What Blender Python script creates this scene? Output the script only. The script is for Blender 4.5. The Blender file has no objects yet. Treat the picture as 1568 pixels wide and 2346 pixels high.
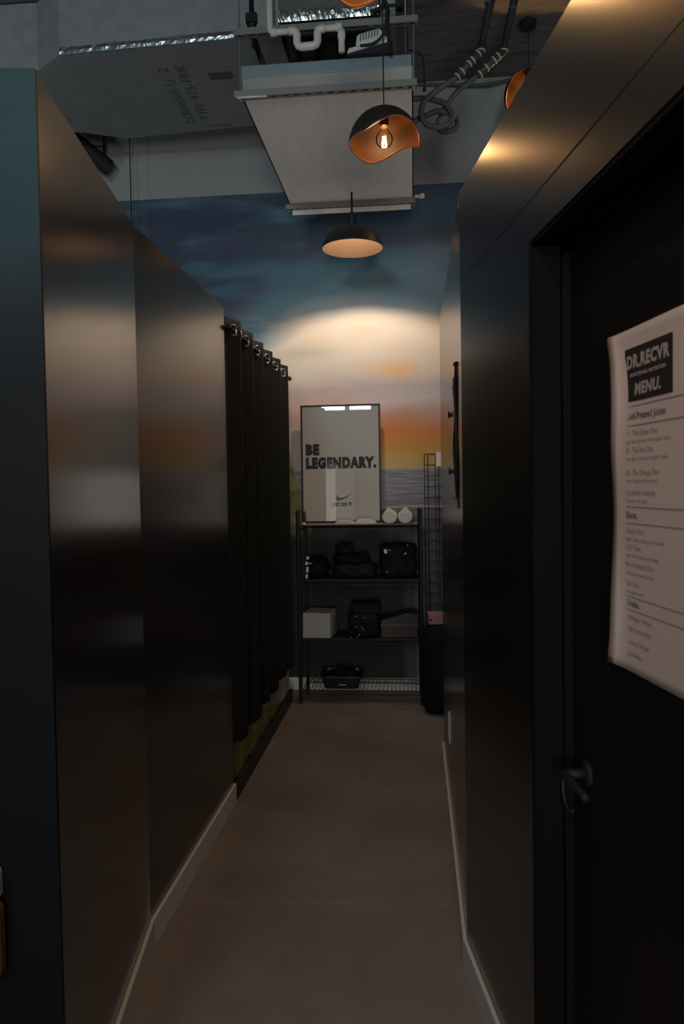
import bpy, bmesh, math, random
from mathutils import Vector, Matrix
random.seed(7)
S = bpy.context.scene
COL = S.collection

# ------------------------------------------------------------------ camera
CAM_F, CAM_PITCH, CAM_ROLL, CAM_YAW, CAM_H = 1708.8, 0.0351, -0.0163, 0.0973, 1.5
_F = Vector((-math.sin(CAM_YAW)*math.cos(CAM_PITCH), math.cos(CAM_YAW)*math.cos(CAM_PITCH), -math.sin(CAM_PITCH)))
_R = Vector((math.cos(CAM_YAW), math.sin(CAM_YAW), 0)); _U = _R.cross(_F)
_R2 = _R*math.cos(CAM_ROLL)+_U*math.sin(CAM_ROLL); _U2 = -_R*math.sin(CAM_ROLL)+_U*math.cos(CAM_ROLL)
cd = bpy.data.cameras.new('camera'); cam = bpy.data.objects.new('camera', cd); COL.objects.link(cam)
cam.matrix_world = Matrix(((_R2.x, _U2.x, -_F.x, 0), (_R2.y, _U2.y, -_F.y, 0), (_R2.z, _U2.z, -_F.z, CAM_H), (0, 0, 0, 1)))
cd.sensor_fit = 'VERTICAL'; cd.sensor_height = 36; cd.lens = CAM_F/2346*36
cd.clip_start = 0.05
cd.dof.use_dof = True; cd.dof.focus_distance = 4.2; cd.dof.aperture_fstop = 7.0
S.camera = cam

# ------------------------------------------------------------------ world, light, exposure
W = bpy.data.worlds.new('world'); S.world = W; W.use_nodes = True
W.node_tree.nodes['Background'].inputs[0].default_value = (.55, .72, .85, 1)
W.node_tree.nodes['Background'].inputs[1].default_value = .05
S.view_settings.view_transform = 'Standard'; S.view_settings.look = 'None'
S.view_settings.exposure = 0; S.view_settings.gamma = 1; S.view_settings.use_curve_mapping = False
S.cycles.use_denoising = True
S.cycles.max_bounces = 8; S.cycles.diffuse_bounces = 5; S.cycles.caustics_reflective = False; S.cycles.caustics_refractive = False
S.cycles.sample_clamp_indirect = 3.0

def area(name, loc, target, sx, sy, power, col):
    l = bpy.data.lights.new(name, 'AREA'); l.shape = 'RECTANGLE'; l.size = sx; l.size_y = sy; l.energy = power; l.color = col
    o = bpy.data.objects.new(name, l); COL.objects.link(o); o.location = loc
    o.rotation_euler = (Vector(target)-Vector(loc)).to_track_quat('-Z', 'Y').to_euler(); return o
# daylight just outside the two shop-front windows in the rear wall
DAY = 60
area('daylight_west', (-1.70, -4.60, 3.86), (-1.70, 5, 3.6), .62, .80, DAY, (.66, .88, 1.0))
area('daylight_east', (-1.08, -4.60, 3.86), (-1.08, 5, 3.6), .44, .80, DAY*.7, (.66, .88, 1.0))
area('low_rear_fill', (.50, -4.60, 1.35), (-.2, 5, 1.6), .86, 1.9, 105, (1.0, .92, .84))  # added frontal fill down the corridor, set behind the added low opening
# unseen point lights added behind the two partitions to brighten deck and upper wall
def point(name, loc, power, col, rad):
    l = bpy.data.lights.new(name, 'POINT'); l.energy = power; l.color = col; l.shadow_soft_size = rad
    o = bpy.data.objects.new(name, l); COL.objects.link(o); o.location = loc; return o
point('left_room_fill', (-3.2, 2.6, 1.7), 38, (.80, .93, 1.0), .25)
point('right_room_fill', (2.3, 2.9, 1.7), 28, (.86, .93, 1.0), .25)
BARN_STRENGTH = 2600.0     # opal bulb inside the dome lamp
SHELL_POWER = 7.0         # filament bulbs of the shell pendants
DOWN_POWER = 26.0         # barn lamp over the corridor entrance, out of frame

# ------------------------------------------------------------------ helpers
def BM(): return bmesh.new()
def box(bm, x0, x1, y0, y1, z0, z1):
    v = [bm.verts.new(p) for p in ((x0,y0,z0),(x1,y0,z0),(x1,y1,z0),(x0,y1,z0),(x0,y0,z1),(x1,y0,z1),(x1,y1,z1),(x0,y1,z1))]
    for f in ((3,2,1,0),(4,5,6,7),(0,1,5,4),(1,2,6,5),(2,3,7,6),(3,0,4,7)): bm.faces.new([v[i] for i in f])
    return v
def obox(bm, o, ax, ay, az):
    """box from corner o along the three edge vectors"""
    o, ax, ay, az = map(Vector, (o, ax, ay, az))
    v = [bm.verts.new(o+p) for p in (ax*0, ax, ax+ay, ay, az, az+ax, az+ax+ay, az+ay)]
    for f in ((3,2,1,0),(4,5,6,7),(0,1,5,4),(1,2,6,5),(2,3,7,6),(3,0,4,7)): bm.faces.new([v[i] for i in f])
    bmesh.ops.recalc_face_normals(bm, faces=bm.faces)
def prism(bm, pts, z0, z1):
    a = [bm.verts.new((x, y, z0)) for x, y in pts]; b = [bm.verts.new((x, y, z1)) for x, y in pts]
    n = len(pts); bm.faces.new(a[::-1]); bm.faces.new(b)
    for i in range(n): bm.faces.new((a[i], a[(i+1) % n], b[(i+1) % n], b[i]))
    bmesh.ops.recalc_face_normals(bm, faces=bm.faces)
def smooth_path(pts, n=8):
    P = [Vector(p) for p in pts]; P = [2*P[0]-P[1]]+P+[2*P[-1]-P[-2]]; out = []
    for i in range(1, len(P)-2):
        for k in range(n):
            t = k/n; a, b, c, d = P[i-1:i+3]
            out.append(.5*((2*b)+(c-a)*t+(2*a-5*b+4*c-d)*t*t+(3*b-a-3*c+d)*t**3))
    out.append(P[-2]); return out
def tube(bm, pts, r, seg=10, cap=True, close=False):
    P = [Vector(p) for p in pts]; rings = []; n = len(P); nrm = None
    for i, p in enumerate(P):
        if close: t = P[(i+1) % n]-P[i-1]
        else: t = (P[min(i+1, n-1)]-P[max(i-1, 0)])
        t.normalize()
        if nrm is None:
            nrm = t.orthogonal().normalized()
        nrm = (nrm-t*nrm.dot(t)).normalized(); b = t.cross(nrm)
        rr = r[i] if isinstance(r, (list, tuple)) else r
        rings.append([bm.verts.new(p+(nrm*math.cos(2*math.pi*k/seg)+b*math.sin(2*math.pi*k/seg))*rr) for k in range(seg)])
    for i in range(n if close else n-1):
        A, B = rings[i], rings[(i+1) % n]
        for k in range(seg): bm.faces.new((A[k], A[(k+1) % seg], B[(k+1) % seg], B[k]))
    if cap and not close: bm.faces.new(rings[0][::-1]); bm.faces.new(rings[-1])
    bmesh.ops.recalc_face_normals(bm, faces=bm.faces)
def lathe(bm, prof, cx=0, cy=0, seg=40):
    rings = []
    for r, z in prof:
        rings.append([bm.verts.new((cx+r*math.cos(2*math.pi*k/seg), cy+r*math.sin(2*math.pi*k/seg), z)) for k in range(seg)] if r > 1e-6 else [bm.verts.new((cx, cy, z))])
    for A, B in zip(rings, rings[1:]):
        for k in range(seg):
            if len(A) > 1 and len(B) > 1: bm.faces.new((A[k], A[(k+1) % seg], B[(k+1) % seg], B[k]))
            elif len(A) > 1: bm.faces.new((A[k], A[(k+1) % seg], B[0]))
            elif len(B) > 1: bm.faces.new((A[0], B[(k+1) % seg], B[k]))
    bmesh.ops.recalc_face_normals(bm, faces=bm.faces)
def rot_all(bm, M, verts=None): bmesh.ops.transform(bm, matrix=M, verts=verts or bm.verts)

def obj(name, bm, m, parent=None, smooth=False, bevel=0, seg=2):
    """link the bmesh (built in world coordinates) as one mesh object"""
    me = bpy.data.meshes.new(name)
    base = Vector((0, 0, 0))
    if parent is not None:
        base = parent.matrix_world.translation if parent.parent is None else parent.matrix_world.translation
    else:
        if len(bm.verts):
            xs = [v.co for v in bm.verts]
            base = Vector(((min(v.x for v in xs)+max(v.x for v in xs))/2, (min(v.y for v in xs)+max(v.y for v in xs))/2, min(v.z for v in xs)))
    bmesh.ops.translate(bm, verts=bm.verts, vec=-base)
    bm.to_mesh(me); bm.free()
    if smooth:
        for p in me.polygons: p.use_smooth = True
    o = bpy.data.objects.new(name, me); COL.objects.link(o)
    for mm in (m if isinstance(m, (list, tuple)) else [m]): me.materials.append(mm)
    if parent is not None:
        o.parent = parent; o.matrix_world = Matrix.Translation(base)
    else: o.location = base
    o['_b'] = 0; del o['_b']
    if bevel:
        b = o.modifiers.new('bevel', 'BEVEL'); b.width = bevel; b.segments = seg; b.limit_method = 'ANGLE'; b.angle_limit = .6
    bpy.context.view_layer.update()
    return o
def tag(o, label, cat, group=None, kind=None):
    o['label'] = label; o['category'] = cat
    if group: o['group'] = group
    if kind: o['kind'] = kind
    return o
def thing(name, label, cat, loc, group=None):
    o = bpy.data.objects.new(name, None); COL.objects.link(o); o.location = loc; o.empty_display_size = .1
    bpy.context.view_layer.update()
    return tag(o, label, cat, group)
def dup(root, loc, label, rot=None, scale=None):
    r = root.copy(); COL.objects.link(r); r.location = loc; r['label'] = label
    if rot is not None: r.rotation_euler = rot
    if scale is not None: r.scale = scale
    for ch in list(root.children):
        c = ch.copy(); COL.objects.link(c); c.parent = r
        for g in ch.children:
            d = g.copy(); COL.objects.link(d); d.parent = c
    return r
def struct(name, bm, m, label, cat, **k):
    o = obj(name, bm, m, **k); return tag(o, label, cat, kind='structure')
def text_bm(lines, bold=0.0, extrude=0.0):
    """lines: list of (string, origin, right, up, width or None, height, shear, align); returns a bmesh in world space"""
    out = BM()
    for (s, org, right, up, width, height, shear, al) in lines:
        cu = bpy.data.curves.new('t', 'FONT'); cu.body = s; cu.size = 1; cu.offset = bold; cu.shear = shear; cu.space_character = 1+2.2*bold; cu.resolution_u = 3
        o = bpy.data.objects.new('t', cu); COL.objects.link(o); dg = bpy.context.evaluated_depsgraph_get()
        me = bpy.data.meshes.new_from_object(o.evaluated_get(dg)); bpy.data.objects.remove(o); bpy.data.curves.remove(cu)
        if not len(me.vertices): continue
        xs = [v.co.x for v in me.vertices]; x0, x1 = min(xs), max(xs)
        capH = .70+2*bold
        sy = height/capH; sx = (width/(x1-x0)) if width else sy
        w = (x1-x0)*sx
        off = 0 if al == 'l' else (-w/2 if al == 'c' else -w)
        org, right, up = Vector(org), Vector(right).normalized(), Vector(up).normalized()
        vs = [out.verts.new(org+right*((v.co.x-x0)*sx+off)+up*(v.co.y*sy)) for v in me.vertices]
        for p in me.polygons:
            try: out.faces.new([vs[i] for i in p.vertices])
            except ValueError: pass
        bpy.data.meshes.remove(me)
    return out

# ------------------------------------------------------------------ materials
def mat(name, col, rough=.6, metal=0, spec=.5, emit=None, estr=0, noise=0, nscale=6, bump=0, bscale=40, aniso=None):
    m = bpy.data.materials.new(name); m.use_nodes = True; nt = m.node_tree; b = nt.nodes['Principled BSDF']
    b.inputs['Base Color'].default_value = (*col, 1); b.inputs['Roughness'].default_value = rough
    b.inputs['Metallic'].default_value = metal; b.inputs['Specular IOR Level'].default_value = spec
    if emit: b.inputs['Emission Color'].default_value = (*emit, 1); b.inputs['Emission Strength'].default_value = estr
    if noise or bump:
        tc = nt.nodes.new('ShaderNodeNewGeometry')
    if noise:
        n = nt.nodes.new('ShaderNodeTexNoise'); n.inputs['Scale'].default_value = nscale; n.inputs['Detail'].default_value = 5
        mp = nt.nodes.new('ShaderNodeMapping'); nt.links.new(tc.outputs['Position'], mp.inputs[0]); nt.links.new(mp.outputs[0], n.inputs['Vector'])
        if aniso: mp.inputs['Scale'].default_value = aniso
        r = nt.nodes.new('ShaderNodeMapRange'); r.inputs[1].default_value = .3; r.inputs[2].default_value = .7
        r.inputs[3].default_value = 1-noise; r.inputs[4].default_value = 1+noise
        mx = nt.nodes.new('ShaderNodeVectorMath'); mx.operation = 'SCALE'; mx.inputs[0].default_value = col
        nt.links.new(n.outputs[0], r.inputs[0]); nt.links.new(r.outputs[0], mx.inputs['Scale']); nt.links.new(mx.outputs[0], b.inputs['Base Color'])
    if bump:
        n2 = nt.nodes.new('ShaderNodeTexNoise'); n2.inputs['Scale'].default_value = bscale; n2.inputs['Detail'].default_value = 3
        nt.links.new(tc.outputs['Position'], n2.inputs['Vector'])
        bp = nt.nodes.new('ShaderNodeBump'); bp.inputs['Strength'].default_value = bump; bp.inputs['Distance'].default_value = .01
        nt.links.new(n2.outputs[0], bp.inputs['Height']); nt.links.new(bp.outputs[0], b.inputs['Normal'])
    return m
class N:
    """small node-graph builder for the painted murals"""
    def __init__(s, name, rough=.55):
        s.m = bpy.data.materials.new(name); s.m.use_nodes = True; s.nt = s.m.node_tree; s.b = s.nt.nodes['Principled BSDF']
        s.b.inputs['Roughness'].default_value = rough; s.b.inputs['Specular IOR Level'].default_value = .2
        g = s.nt.nodes.new('ShaderNodeNewGeometry'); s.pos = g.outputs['Position']
        x = s.nt.nodes.new('ShaderNodeSeparateXYZ'); s.nt.links.new(s.pos, x.inputs[0]); s.x, s.y, s.z = x.outputs
    def _in(s, sock, v):
        if isinstance(v, (int, float)): sock.default_value = v
        elif isinstance(v, tuple): sock.default_value = (*v, 1) if len(v) == 3 and sock.type == 'RGBA' else v
        else: s.nt.links.new(v, sock)
    def math(s, op, a, b=0.0, c=None):
        n = s.nt.nodes.new('ShaderNodeMath'); n.operation = op; s._in(n.inputs[0], a); s._in(n.inputs[1], b)
        if c is not None: s._in(n.inputs[2], c)
        return n.outputs[0]
    def noise(s, scale, sc=(1, 1, 1), detail=4, off=(0, 0, 0)):
        mp = s.nt.nodes.new('ShaderNodeMapping'); mp.inputs['Scale'].default_value = sc; mp.inputs['Location'].default_value = off
        s.nt.links.new(s.pos, mp.inputs[0]); n = s.nt.nodes.new('ShaderNodeTexNoise'); n.inputs['Scale'].default_value = scale
        n.inputs['Detail'].default_value = detail; s.nt.links.new(mp.outputs[0], n.inputs['Vector']); return n.outputs[0]
    def range(s, v, a, b, c=0.0, d=1.0, smooth=True):
        n = s.nt.nodes.new('ShaderNodeMapRange'); n.interpolation_type = 'SMOOTHSTEP' if smooth else 'LINEAR'
        s._in(n.inputs[0], v)
        for i, q in enumerate((a, b, c, d)): s._in(n.inputs[i+1], q)
        return n.outputs[0]
    def ramp(s, v, stops):
        n = s.nt.nodes.new('ShaderNodeValToRGB'); e = n.color_ramp.elements
        while len(e) < len(stops): e.new(.5)
        for k, (p, c) in zip(e, stops): k.position = p; k.color = (*c, 1)
        s._in(n.inputs[0], v); return n.outputs[0]
    def mix(s, f, a, b):
        n = s.nt.nodes.new('ShaderNodeMix'); n.data_type = 'RGBA'; s._in(n.inputs[0], f); s._in(n.inputs[6], a); s._in(n.inputs[7], b); return n.outputs[2]
    def blob(s, u, v, u0, v0, su, sv):
        a = s.math('POWER', s.math('DIVIDE', s.math('SUBTRACT', u, u0), su), 2.0); b = s.math('POWER', s.math('DIVIDE', s.math('SUBTRACT', v, v0), sv), 2.0)
        return s.math('EXPONENT', s.math('MULTIPLY', s.math('ADD', a, b), -1.0))
    def done(s, c): s._in(s.b.inputs['Base Color'], c); return s.m

def lin(r, g, b):
    f = lambda c: (c/255/12.92 if c <= 10 else ((c/255+.055)/1.055)**2.4)
    return (f(r), f(g), f(b))

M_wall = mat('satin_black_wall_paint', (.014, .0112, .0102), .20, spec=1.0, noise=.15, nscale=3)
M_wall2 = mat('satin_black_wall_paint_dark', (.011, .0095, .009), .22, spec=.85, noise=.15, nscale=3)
M_door = mat('black_door_paint', (.010, .0080, .0080), .55, spec=.25)
M_frame = mat('black_frame_gloss', (.006, .0055, .006), .65, spec=.06)
M_white = mat('white_trim_paint', (.52, .50, .49), .4)
M_upper = mat('offwhite_upper_wall', (.31, .315, .305), .7, noise=.05, nscale=3)
M_ceil = mat('grey_deck_ceiling', (.145, .14, .138), .8, noise=.3, nscale=2.0, aniso=(2, 12, 2))
M_side = mat('shop_grey_wall', (.18, .18, .18), .8)
for q in (M_wall, M_wall2): q.node_tree.nodes['Principled BSDF'].inputs['IOR'].default_value = 1.9; q.node_tree.nodes['Principled BSDF'].inputs['Specular IOR Level'].default_value = .5
M_black = mat('black_metal', (.010, .010, .010), .5, spec=.3)
M_blackm = mat('black_matte', (.008, .008, .008), .7)
M_rod = mat('galvanised_steel', (.30, .32, .32), .42, metal=.7, noise=.12, nscale=25)
M_strut = mat('zinc_strut', (.22, .22, .20), .5, metal=.5)
M_pan = mat('satin_sheet_steel', (.86, .80, .74), .42, metal=0, noise=.05, nscale=5, aniso=(6, 1, 1))
M_panlip = mat('pan_lip_steel', (.24, .30, .31), .4, metal=.6)
M_foilboard = mat('foil_faced_board', (.285, .295, .295), .5, metal=.2, noise=.10, nscale=14, bump=.10, bscale=30)
M_foil = mat('crinkled_foil_tape', (.75, .80, .80), .28, metal=1.0, bump=.45, bscale=35)
M_patch = mat('dark_tape_patch', (.10, .10, .10), .6)
M_ink = mat('grey_print', (.12, .13, .135), .8)
M_pvc = mat('white_pvc', (.60, .59, .54), .4)
M_pump = mat('white_pump_plastic', (.62, .63, .62), .4)
M_hose = mat('grey_rubber_insulation', (.085, .095, .10), .7)
M_pipe = mat('black_rubber_insulation', (.018, .018, .020), .75)
M_band = mat('pale_tape_band', (.42, .40, .38), .6)
M_brass = mat('dull_fitting', (.06, .055, .04), .55)
M_shadeo = mat('black_enamel', (.010, .012, .012), .45)
M_copper = mat('copper_leaf_inside', (.019, .0062, .0018), .45, metal=0, spec=.12)
M_bronze = mat('bronze_enamel_inside', (.015, .0080, .0036), .7, spec=.1)
M_opal = mat('opal_bulb', (.9, .9, .9), .4, emit=(1, .78, .58), estr=BARN_STRENGTH)
M_fil = mat('glowing_filament', (1, .8, .5), .5, emit=(1, .80, .52), estr=60)
M_cord = mat('black_cord', (.010, .010, .010), .7)
M_socket = mat('brass_socket', (.05, .022, .008), .5)
M_curtain = mat('dark_green_black_curtain', (.010, .012, .0108), .9, spec=.15, noise=.2, nscale=30)
M_grom = mat('nickel_grommet', (.55, .56, .56), .25, metal=1)
M_paper = mat('white_paper', (.76, .61, .545), .7)
M_poster = mat('white_poster_sheet', (.88, .82, .80), .6)
M_print = mat('charcoal_ink', (.022, .028, .028), .6)
M_menu_ink = mat('menu_ink', (.40, .33, .29), .8)
M_menu_bold = mat('menu_bold_ink', (.19, .15, .13), .8)
M_menu_black = mat('menu_black_block', (.020, .016, .018), .7)
M_menu_white = mat('menu_knockout', (.50, .42, .38), .7)
M_towel = mat('white_terry_towel', (.66, .64, .60), .95, bump=.6, bscale=350)
M_cloth = mat('black_nylon_cloth', (.006, .006, .007), .8, spec=.15, bump=.4, bscale=60)
M_cloth2 = mat('charcoal_cloth', (.012, .0125, .015), .85, spec=.15, bump=.4, bscale=60)
M_label = mat('white_tag', (.55, .53, .52), .6)
M_carton = mat('white_carton', (.30, .325, .345), .6)
M_bin = mat('black_plastic', (.010, .010, .010), .35)
M_glint = mat('chrome_buckle', (.6, .6, .6), .2, metal=1)
M_wood = mat('dark_brown_board', (.018, .012, .010), .6)
M_pink = mat('pinkish_carton', (.25, .14, .115), .7)
M_liner = mat('clear_shelf_liner', (.20, .18, .18), .35)
M_base = mat('black_cove_base', (.010, .009, .008), .5)
M_amber = mat('orange_brown_plastic', (.22, .10, .03), .4)
M_wire = mat('black_wire', (.012, .012, .014), .5)

g = bpy.data.materials.new('clear_bulb_glass'); g.use_nodes = True; nt = g.node_tree; nt.nodes.clear()
o_ = nt.nodes.new('ShaderNodeOutputMaterial'); t_ = nt.nodes.new('ShaderNodeBsdfTransparent'); gl = nt.nodes.new('ShaderNodeBsdfGlossy')
gl.inputs['Roughness'].default_value = .03; t_.inputs[0].default_value = (1, .95, .86, 1)
fr = nt.nodes.new('ShaderNodeFresnel'); fr.inputs[0].default_value = 1.16; mx = nt.nodes.new('ShaderNodeMixShader')
nt.links.new(fr.outputs[0], mx.inputs[0]); nt.links.new(t_.outputs[0], mx.inputs[1]); nt.links.new(gl.outputs[0], mx.inputs[2]); nt.links.new(mx.outputs[0], o_.inputs[0])
M_glassbulb = g
g = g.copy(); g.name = 'poster_glazing'; M_glaze = g
for n in g.node_tree.nodes:
    if n.type == 'BSDF_TRANSPARENT': n.inputs[0].default_value = (.97, .98, .97, 1)
    if n.type == 'FRESNEL': n.inputs[0].default_value = 1.5
    if n.type == 'BSDF_GLOSSY': n.inputs['Roughness'].default_value = .015

# floor: sealed concrete
n = N('sealed_concrete_floor', .42)
a = n.noise(1.3, detail=6); bq = n.noise(9, detail=6, off=(3, 1, 0))
c = n.mix(n.range(a, .3, .7), (.148, .126, .114), (.200, .176, .160))
c = n.mix(n.range(bq, .45, .75, 0, .35), c, (.12, .10, .09))
jy = n.math('SUBTRACT', n.y, n.math('MULTIPLY', n.x, .035))
line = n.range(n.math('ABSOLUTE', n.math('SUBTRACT', jy, 2.625)), .0015, .004, .5, 0)
c = n.mix(line, c, (.30, .26, .23))
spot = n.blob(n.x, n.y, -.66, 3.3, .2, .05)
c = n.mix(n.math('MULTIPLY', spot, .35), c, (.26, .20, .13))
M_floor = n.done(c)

# back wall mural: dusk sky over a sea, painted
n = N('painted_sky_mural', .6)
wob = n.noise(1.4, (1, 1, 2.2), 3)
lamp_arch = n.math('MULTIPLY', n.math('POWER', n.math('ADD', n.x, .33), 2.0), n.range(n.z, 2.15, 2.6, 0, .42))   # painted-in light cutoff: top edge of the cream paint arched under the dome lamp
zz = n.math('ADD', n.math('ADD', n.z, lamp_arch), n.math('MULTIPLY', n.math('SUBTRACT', wob, .5), .30))
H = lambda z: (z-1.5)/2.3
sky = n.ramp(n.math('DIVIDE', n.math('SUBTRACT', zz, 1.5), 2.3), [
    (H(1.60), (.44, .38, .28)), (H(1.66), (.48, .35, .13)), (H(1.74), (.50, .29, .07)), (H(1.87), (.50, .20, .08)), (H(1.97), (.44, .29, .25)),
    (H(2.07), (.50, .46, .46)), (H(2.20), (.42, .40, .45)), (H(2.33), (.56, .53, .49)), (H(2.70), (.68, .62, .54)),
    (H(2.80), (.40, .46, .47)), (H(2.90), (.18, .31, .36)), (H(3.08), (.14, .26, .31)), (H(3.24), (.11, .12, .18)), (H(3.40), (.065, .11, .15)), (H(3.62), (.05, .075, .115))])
cl1 = n.range(n.noise(1.5, (1, 1, 4.0), 2.5, (4, 0, 2)), .42, .68)
hi = n.range(n.z, 2.75, 2.95)
sky = n.mix(n.math('MULTIPLY', n.math('MULTIPLY', cl1, hi), .55), sky, (.10, .095, .15))
cl2 = n.range(n.noise(1.6, (1, 1, 3.8), 2.5, (9, 0, 5)), .46, .70)
sky = n.mix(n.math('MULTIPLY', n.math('MULTIPLY', cl2, hi), .6), sky, (.13, .25, .30))
sky = n.mix(n.math('MULTIPLY', n.blob(n.x, n.z, .12, 3.02, .22, .22), .6), sky, (.26, .33, .42))
sky = n.mix(n.math('MULTIPLY', n.blob(n.x, n.z, .25, 3.45, .5, .15), .5), sky, (.10, .20, .28))
cl3 = n.range(n.noise(2.6, (1, 1, 3.4), 4, (1, 0, 8)), .5, .68)
lo = n.math('MULTIPLY', n.range(n.z, 2.1, 2.25), n.range(n.z, 2.85, 2.6))
sky = n.mix(n.math('MULTIPLY', n.math('MULTIPLY', cl3, lo), .5), sky, (.70, .50, .36))
sky = n.mix(n.math('MULTIPLY', n.blob(n.x, n.z, -.78, 2.47, .22, .045), .45), sky, (.38, .35, .27))
sky = n.mix(n.math('MULTIPLY', n.blob(n.x, n.z, -.12, 2.33, .16, .06), .7), sky, (.72, .42, .13))
sky = n.mix(n.math('MULTIPLY', n.blob(n.x, n.z, -.7, 2.12, .3, .07), .6), sky, (.58, .36, .34))
sky = n.mix(n.math('MULTIPLY', n.blob(n.x, n.z, -.1, 1.88, .30, .10), .55), sky, (.56, .19, .045))
sky = n.mix(n.math('MULTIPLY', n.range(n.x, -.55, -.78), n.range(n.z, 2.02, 1.92)), sky, (.40, .36, .33))
sea = n.ramp(n.noise(5, (1, 1, 14), 6), [(.3, (.13, .14, .17)), (.5, (.22, .23, .27)), (.66, (.30, .30, .33)), (.75, (.42, .40, .40))])
sea = n.mix(n.range(n.z, 1.50, 1.15), sea, (.10, .095, .105))
sea = n.mix(n.range(n.math('ABSOLUTE', n.math('SUBTRACT', n.math('ADD', n.z, n.math('MULTIPLY', n.noise(6, (1, 1, 1), 2), .03)), 1.355)), .004, .012, .5, 0), sea, (.55, .5, .48))
col = n.mix(n.range(n.z, 1.608, 1.618), sea, sky)
land_top = n.math('ADD', n.range(n.x, -1.0, -.6, 2.0, .55, False), n.math('MULTIPLY', n.noise(7, detail=4), .12))
land = n.math('MULTIPLY', n.range(n.z, n.math('ADD', land_top, .06), n.math('SUBTRACT', land_top, .04)), n.range(n.x, -.45, -.6))
landc = n.ramp(n.noise(5, (1, 1, 3), 5), [(.35, (.10, .12, .05)), (.6, (.24, .23, .07)), (.75, (.36, .28, .06))])
col = n.mix(land, col, landc)
shore = n.range(n.z, n.math('ADD', n.math('MULTIPLY', n.noise(3, detail=4), .2), 1.13), n.math('ADD', n.math('MULTIPLY', n.noise(3, detail=4), .2), .98))
turf = n.ramp(n.noise(4, (1, 1, 2), 5), [(.3, (.012, .014, .012)), (.7, (.024, .029, .023))])
strip = n.math('MULTIPLY', n.range(n.z, .78, .72), n.range(n.x, -.2, .1))
col = n.mix(n.math('MULTIPLY', shore, n.range(n.x, .0, -.12)), col, turf)
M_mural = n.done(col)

# painted lawn and fence on the alcove wall behind the curtain
n = N('painted_lawn_mural', .7)
grass = n.ramp(n.noise(14, (1, 1, 2), 5), [(.3, (.13, .14, .045)), (.7, (.22, .23, .06))])
fl = n.math('SUBTRACT', n.z, n.math('ADD', n.math('MULTIPLY', n.y, -.235), 1.215))
sl = n.math('FRACT', n.math('MULTIPLY', n.math('ADD', n.y, n.math('MULTIPLY', n.noise(4, (1, 1, .3)), .05)), 19))
slat = n.mix(n.range(n.math('ABSOLUTE', n.math('SUBTRACT', sl, .5)), .36, .47), (.34, .29, .25), (.07, .06, .05))
lm = n.mix(n.range(fl, -.004, .006), grass, slat)
lm = n.mix(n.range(n.z, .8, .9), lm, (.10, .13, .16))
M_lawn = n.done(lm)
# teal sky on the end of the left partition, light fall-off downwards painted in
n = N('teal_mural_painted_falloff', .5)
zt = n.math('ADD', n.z, n.math('MULTIPLY', n.math('SUBTRACT', n.noise(2, (1, 1, 2), 4), .5), .3))
n.b.inputs['Specular IOR Level'].default_value = .06
M_teal = n.done(n.ramp(n.math('DIVIDE', zt, 2.5), [(.0, (.005, .006, .007)), (.52, (.008, .009, .011)), (.66, (.014, .017, .020)), (.74, (.022, .029, .035)), (.80, (.030, .055, .068)), (.88, (.032, .074, .088)), (.95, (.036, .068, .082))]))

# ================================================================== THE SETTING
CEIL = 4.345; YW = 5.42
HL, HR = 2.337, 2.369
bm = BM(); box(bm, -5.2, 4.2, -4.7, 5.6, -.1, 0)
struct('floor', bm, M_floor, 'grey brown sealed concrete floor running down the corridor', 'floor')
bm = BM(); box(bm, -5.2, 4.2, -4.7, 5.6, CEIL, CEIL+.1)
struct('ceiling', bm, M_ceil, 'dark grey open deck ceiling high above the corridor', 'ceiling')
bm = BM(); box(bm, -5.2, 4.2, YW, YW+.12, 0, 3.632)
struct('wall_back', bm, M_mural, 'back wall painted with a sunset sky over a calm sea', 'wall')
bm = BM(); box(bm, -5.2, 4.2, YW-.004, YW+.12, 3.632, CEIL)
struct('wall_back_upper', bm, M_upper, 'plain pale strip of back wall above the painted sky', 'wall')
bm = BM(); box(bm, -5.2, -5.1, -4.7, 5.42, 0, CEIL)
struct('wall_left', bm, M_side, 'outer side wall of the shop beyond the left partition', 'wall')
bm = BM(); box(bm, 4.1, 4.2, -4.7, 5.42, 0, CEIL)
struct('wall_right', bm, M_side, 'outer side wall of the shop beyond the right partition', 'wall')
# rear wall with two window openings and a low one added for fill light
bm = BM()
for (x0, x1, z0, z1) in ((-5.1, .05, 0, 3.44), (.95, 4.1, 0, 3.44), (.05, .95, 0, .38), (.05, .95, 2.32, 3.44), (-5.1, 4.1, 4.28, CEIL), (-5.1, -2.03, 3.44, 4.28), (-1.37, -1.32, 3.44, 4.28), (-.84, 4.1, 3.44, 4.28)):
    box(bm, x0, x1, -4.56, -4.44, z0, z1)
struct('wall_rear', bm, M_side, 'shop-front wall behind the viewer with its black framed windows', 'wall')
for i, (x0, x1, z0, z1) in enumerate(((-2.03, -1.37, 3.44, 4.28), (-1.32, -.84, 3.44, 4.28), (.05, .95, .38, 2.32))):
    bm = BM()
    for a in ((x0, x0+.02, z0, z1), (x1-.02, x1, z0, z1), (x0, x1, z0, z0+.02), (x0, x1, z1-.02, z1)): box(bm, a[0], a[1], -4.54, -4.46, a[2], a[3])
    struct('window_%d' % (i+1), bm, M_black, ('black framed high shop-front window, the wider of the two', 'black framed high shop-front window, the narrower of the two', 'low black framed window added behind the viewer for fill light')[i], 'window')

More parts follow.
